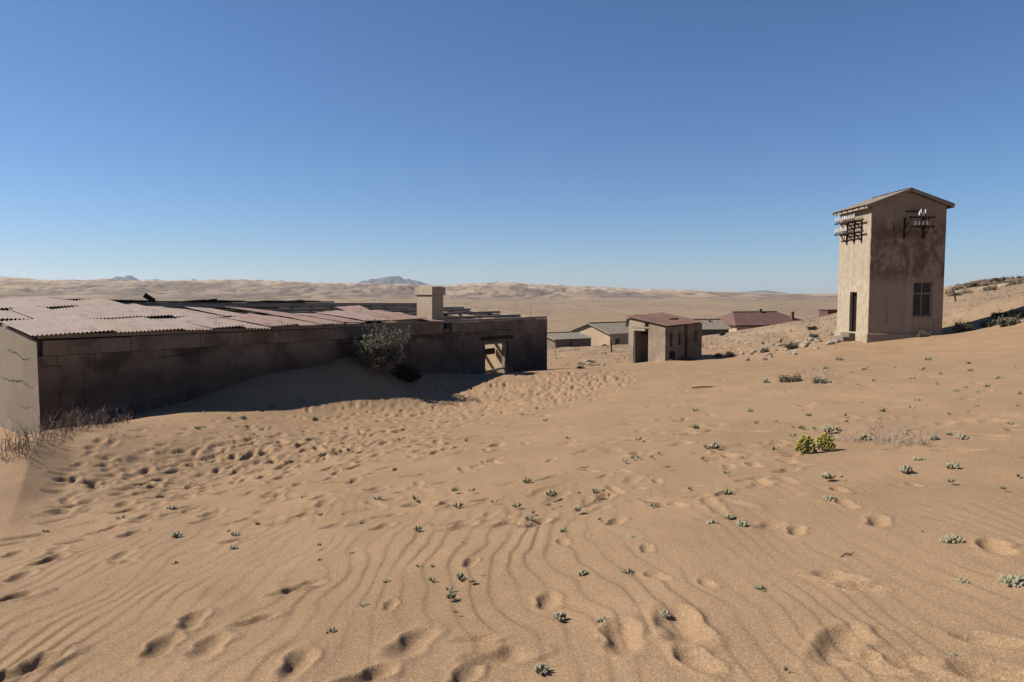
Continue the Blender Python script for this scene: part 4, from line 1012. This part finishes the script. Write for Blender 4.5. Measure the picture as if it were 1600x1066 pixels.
for (px, py) in small:
    b_ = min(LM, key=lambda q: math.hypot(px - q[0], 1.6 * (py - q[1]))); dx, dy = px - b_[0], 1.6 * (py - b_[1])
    side = ('right of' if dx > 0 else 'left of') if abs(dx) > abs(dy) else ('below' if dy > 0 else 'above')
    cells.setdefault((b_[2], side), []).append((math.hypot(dx, dy), px, py))
for (lm, side), lst in cells.items():
    for r_, (_, px, py) in enumerate(sorted(lst)):
        h = hit(px, py + 3); kind = 't' if rng.random() < .62 else 'g'
        wpx = rng.uniform(5.0, 13.0) if py > 700 else rng.uniform(5, 11)
        s = wpx * h[1] / F * 1.2
        o = link_obj('succulent_seedling', rng.choice(SUC[kind]), None, (h[0], h[1], h[2] + .008), (rng.uniform(-.1, .1), rng.uniform(-.1, .1), rng.uniform(0, 6.28))); o.scale = (s, s, s * rng.uniform(.85, 1.15))
        tag(o, '%s tiny succulent seedling %s the %s' % (ORD[r_], side, lm), 'succulent', G0)

# the yellow green pair: domes of packed bud-like shoots
def bud_dome(name, label, px, py, wpx, hpx, seed, n=105):
    rg = random.Random(seed); h = hit(px, py); R = wpx * h[1] / F / 2; H = hpx * h[1] / F
    root = empty(name, (h[0], h[1], h[2])); tag(root, label, 'succulent'); m = MB()
    for k in range(n):
        u = (k + .5) / n; ph_ = k * 2.39996; z = 1 - u * 1.02; r_ = math.sqrt(max(0, 1 - z * z))
        d = Vector((r_ * math.cos(ph_), r_ * math.sin(ph_), max(z, 0) * 1.0)); lump = 1 + .20 * math.sin(math.atan2(d.y, d.x) * 3 + seed) * r_ + rg.uniform(-.20, .10)
        c = Vector((d.x * R * lump, d.y * R * lump, d.z * H * lump * .82 + .10 * H)); b = R * rg.uniform(.10, .19); ax = (d + Vector((0, 0, .35))).normalized()
        m.tube([c - ax * b * 1.2, c - ax * b * .5, c + ax * b * .45, c + ax * b * 1.1], [b * .5, b * .95, b * .9, b * .3], 5)
    m.build('shoots', M['yellow'], root, smooth=True)
    st = MB()
    for k in range(14):
        a = rg.uniform(0, 6.28); st.tube([(math.cos(a) * R * .2, math.sin(a) * R * .2, -.02), (math.cos(a) * R * .7, math.sin(a) * R * .7, H * .3)], [.008, .005], 4)
    st.build('stems', M['twig'], root); return root
bud_dome('yellow_succulent', 'left one of two yellow green budded succulent mounds', 1257, 706, 27, 25, 3)
bud_dome('yellow_succulent', 'right one of two yellow green budded succulent mounds', 1289, 703, 24, 26, 4)

# scrub farther up the slope
for i, (px, py, w, hh, lm, lab) in enumerate((
    (1237, 598, 34, 16, 'scrub', 'leafy olive green clump on the slope in front of the tower'), (1285, 600, 34, 12, 'bush_grey', 'grey green low clump right of the olive one on the slope'),
    (1234, 546, 26, 14, 'scrub', 'grey round bush beside the stony rise left of the tower'), (1140, 558, 18, 12, 'scrub_dark', 'dark small bush right of the hut at the sand edge'),
    (1122, 558, 14, 8, 'scrub', 'faded bush next to the hut wall at the sand edge'), (1195, 551, 14, 8, 'scrub', 'thin tuft between the pale stones left of the tower'),
    (1270, 515, 18, 7, 'scrub_dark', 'flat dark green cushion bush on the stony rise'), (1272, 530, 14, 12, 'scrub', 'spiky dry bush near the tower steps'),
    (1443, 527, 20, 12, 'bush_grey', 'grey bush growing at the foot of the tower front'), (1500, 519, 24, 20, 'scrub', 'ragged bush at the near end of the tower shadow'),
    (1514, 517, 16, 16, 'bush_grey', 'thin grey bush next to the ragged one in the tower shadow'), (1543, 510, 30, 12, 'scrub', 'low pale scrub along the crest right of the tower'),
    (1575, 508, 36, 16, 'bush_grey', 'wide grey scrub on the crest at the right edge'), (1592, 497, 26, 18, 'scrub', 'tall dry scrub at the far right edge of the crest'),
    (1560, 500, 26, 16, 'scrub_dark', 'dark scrub inside the tower shadow'), (945, 541, 10, 4, 'scrub_dark', 'small dark bush before the sunlit gable'),
    (922, 567, 14, 6, 'scrub', 'dry tuft on the pale rubble left of the hut'), (907, 578, 12, 7, 'scrub', 'straw coloured tuft nearest the corner of the long building'),
    (1075, 563, 28, 7, 'twig', 'reddish dry scrub along the base of the hut'), (1128, 524, 12, 8, 'scrub_dark', 'round dark bush before the dark walled house'),
    (1163, 521, 10, 4, 'scrub', 'low tuft under the red roofed house'))):
    h = hit(px, py, 100); R = w * h[1] / F / 2; H = hh * h[1] / F
    bush('scrub_bush', lab, (h[0], h[1], h[2] - .04), R, H, 22, 1, 7, max(.03, R * .09), lm, 'twig', 100 + i, group=None)
# bushes and boulders along the skyline at the right
def rock_mesh(name, seed, mat):
    rg = random.Random(seed); bm = bmesh.new(); bmesh.ops.create_icosphere(bm, subdivisions=2, radius=1)
    ax = [Vector((rg.gauss(0, 1), rg.gauss(0, 1), rg.gauss(0, 1))).normalized() for _ in range(9)]; cut = [rg.uniform(.55, .95) for _ in ax]
    for v in bm.verts:
        for a, c_ in zip(ax, cut):
            d = v.co.dot(a)
            if d > c_: v.co -= a * (d - c_)
        v.co += Vector((rg.gauss(0, .03), rg.gauss(0, .03), rg.gauss(0, .03)))
    me = bpy.data.meshes.new(name); bm.to_mesh(me); bm.free(); me.materials.append(mat); return me
RK = [rock_mesh('boulder', s, M['rock_brown']) for s in range(4)]; RKP = [rock_mesh('pale_stone', s + 10, M['stone']) for s in range(4)]
G1 = 'brown boulders along the right skyline'
for i in range(60):
    px = 1480 + 125 * (i + rng.random()) / 60; d = rng.uniform(64, 79); X_ = (px - 800) / F * d; z = gz(X_, d)
    o = link_obj('boulder', rng.choice(RK if i % 5 else RKP), None, (X_, d, z - .02), (rng.uniform(-.3, .3), rng.uniform(-.3, .3), rng.uniform(0, 6.28)))
    s = rng.uniform(.2, .52); o.scale = (s * rng.uniform(1, 1.6), s * rng.uniform(.9, 1.4), s * rng.uniform(.5, .8)); tag(o, 'brown boulder in the broken rock along the right skyline', 'boulder', G1)
for i, px in enumerate((1492, 1521, 1536, 1545, 1556, 1570, 1583, 1594)):
    d = 64 + 7 * (i % 3); X_ = (px - 800) / F * d; z = gz(X_, d)
    bush('scrub_bush', ('leftmost dark', 'second dark', 'third dark', 'fourth dark', 'fifth dark', 'sixth dark', 'seventh dark', 'rightmost dark')[i] + ' bush from the tower among the skyline rocks', (X_, d, z - .15), .6, .5, 16, 1, 7, .07, 'scrub_dark' if i % 3 else 'scrub', 'twig', 200 + i)
h = hit(1494, 471, 100); m = MB(); m.tube([(h[0], h[1], h[2] - .2), (h[0] - .15, h[1], h[2] + .6), (h[0] - .30, h[1] + .1, h[2] + 1.0)], [.06, .055, .04], 5)
tag(m.build('leaning_post', M['timber_dark'], None), 'short dark leaning post below the skyline rocks', 'post')
h = hit(956, 551, 100); m = MB(); m.tube([(h[0], h[1], h[2] - .2), (h[0] - .06, h[1], h[2] + .7)], [.06, .045], 5)
tag(m.build('leaning_post', M['timber_dark'], None), 'short leaning post between the hut and the sunlit gable', 'post')
h = ray(829.5, 488, 320); m = MB(); m.tube([(h[0], h[1], h[2] - 1.5), (h[0], h[1], h[2] + 3.4)], [.09, .07], 5)
tag(m.build('far_pole', M['timber_dark'], None), 'lone thin pole far out on the plain', 'pole')
# pale stones of the broken footing left of the tower
G2 = 'pale stones on the rise left of the tower'
for i in range(70):
    px = rng.uniform(1150, 1310); py = 556 - (px - 1150) * .115 + rng.gauss(0, 5) - (10 if rng.random() < .35 else 0)
    h = hit(px, py, 90); s = rng.uniform(.07, .24)
    o = link_obj('pale_stone', rng.choice(RKP), None, (h[0], h[1], h[2] + s * .15), (rng.uniform(-.4, .4), rng.uniform(-.4, .4), rng.uniform(0, 6.28))); o.scale = (s * 1.3, s, s * .7)
    tag(o, 'pale stone in the rubble on the rise left of the tower', 'stone', G2)
G3 = 'pale stones of the rubble left of the hut'
for i in range(20):
    h = hit(rng.uniform(900, 950), rng.gauss(569, 3), 60); s = rng.uniform(.06, .2)
    o = link_obj('pale_stone', rng.choice(RKP), None, (h[0], h[1], h[2] + s * .1), (rng.uniform(-.4, .4), rng.uniform(-.4, .4), rng.uniform(0, 6.28))); o.scale = (s * 1.5, s, s * .5)
    tag(o, 'pale stone in the rubble heap left of the hut', 'stone', G3)
# loose gravel over the stony slope: nobody could count it
gv = MB(); tet = [(1, 0, -.3), (-.5, .86, -.3), (-.5, -.86, -.3), (.1, .1, .8)]
for i in range(5600):
    px = rng.uniform(860, 1640); py = rng.uniform(440, 575)
    h = None
    if h is None:
        d = rng.uniform(42, 90); xx = rng.uniform(2, 68); h = (xx, d, gz(xx, d))
    if h[1] < 40.5 or h[1] > 105: continue
    s = rng.uniform(.03, .11); r_ = rng.uniform(0, 6.28); c_, s_ = math.cos(r_) * s, math.sin(r_) * s
    gv.add([(h[0] + a * c_ - b * s_, h[1] + a * s_ + b * c_, h[2] + z_ * s * .7 + .01) for a, b, z_ in tet], [(0, 1, 2), (0, 3, 1), (1, 3, 2), (2, 3, 0)])
g_ = gv.build('gravel', M['rock_brown'], None); tag(g_, 'loose brown gravel strewn over the stony slopes', 'gravel', kind='stuff')
# bits of driftwood and scraps on the sand
for (px, py, L, a, lab, mt) in ((912, 733, .20, .5, 'pale curved stick on the sand in the middle', 'twig_pale'), (1022, 790, .20, -.8, 'short dark stick beside a seedling right of the middle', 'twig'),
                                (622, 772, .12, .1, 'dark flake of wood on the sand left of the middle', 'twig'), (1325, 870, .12, .3, 'thin cross shaped straw on the sand at right', 'twig'),
                                (260, 984, .07, .6, 'tiny stick by a footprint at lower left', 'twig'), (85, 925, .06, .4, 'tiny straw at the left edge', 'twig'), (1108, 606, .9, .1, 'long thin dark branch lying on the trodden sand', 'twig')):
    h = hit(px, py); m = MB(); c_, s_ = math.cos(a) * L / 2, math.sin(a) * L / 2
    m.tube([(-c_, -s_, .004), (-c_ * .3, -s_ * .2 + L * .06, .02), (c_ * .4, s_ * .5, .014), (c_, s_, .03)], [L * .02 + .002, L * .025 + .003, L * .02 + .002, .002], 4)
    m.tube([(c_ * .1, s_ * .1, .015), (c_ * .3 - s_ * .5, s_ * .3 + c_ * .5, .02)], [L * .015 + .002, .002], 4)
    tag(m.build('stick', M[mt], None, (h[0], h[1], h[2])), lab, 'stick')

# ------------------------------------------------------------------ the air
m = MB(); m.box(-15000, 15000, -15000, 15000, -260, 330)
hz = m.build('haze', None); tag(hz, kind='stuff')
hm = bpy.data.materials.new('thin_desert_haze'); hm.use_nodes = True; hm.node_tree.nodes.clear()
ho = hm.node_tree.nodes.new('ShaderNodeOutputMaterial'); hv = hm.node_tree.nodes.new('ShaderNodeVolumePrincipled')
hv.inputs['Color'].default_value = (.80, .88, 1.0, 1); hv.inputs['Density'].default_value = 3.5e-5; hv.inputs['Anisotropy'].default_value = 0.2
hm.node_tree.links.new(hv.outputs[0], ho.inputs['Volume']); hz.data.materials.append(hm)
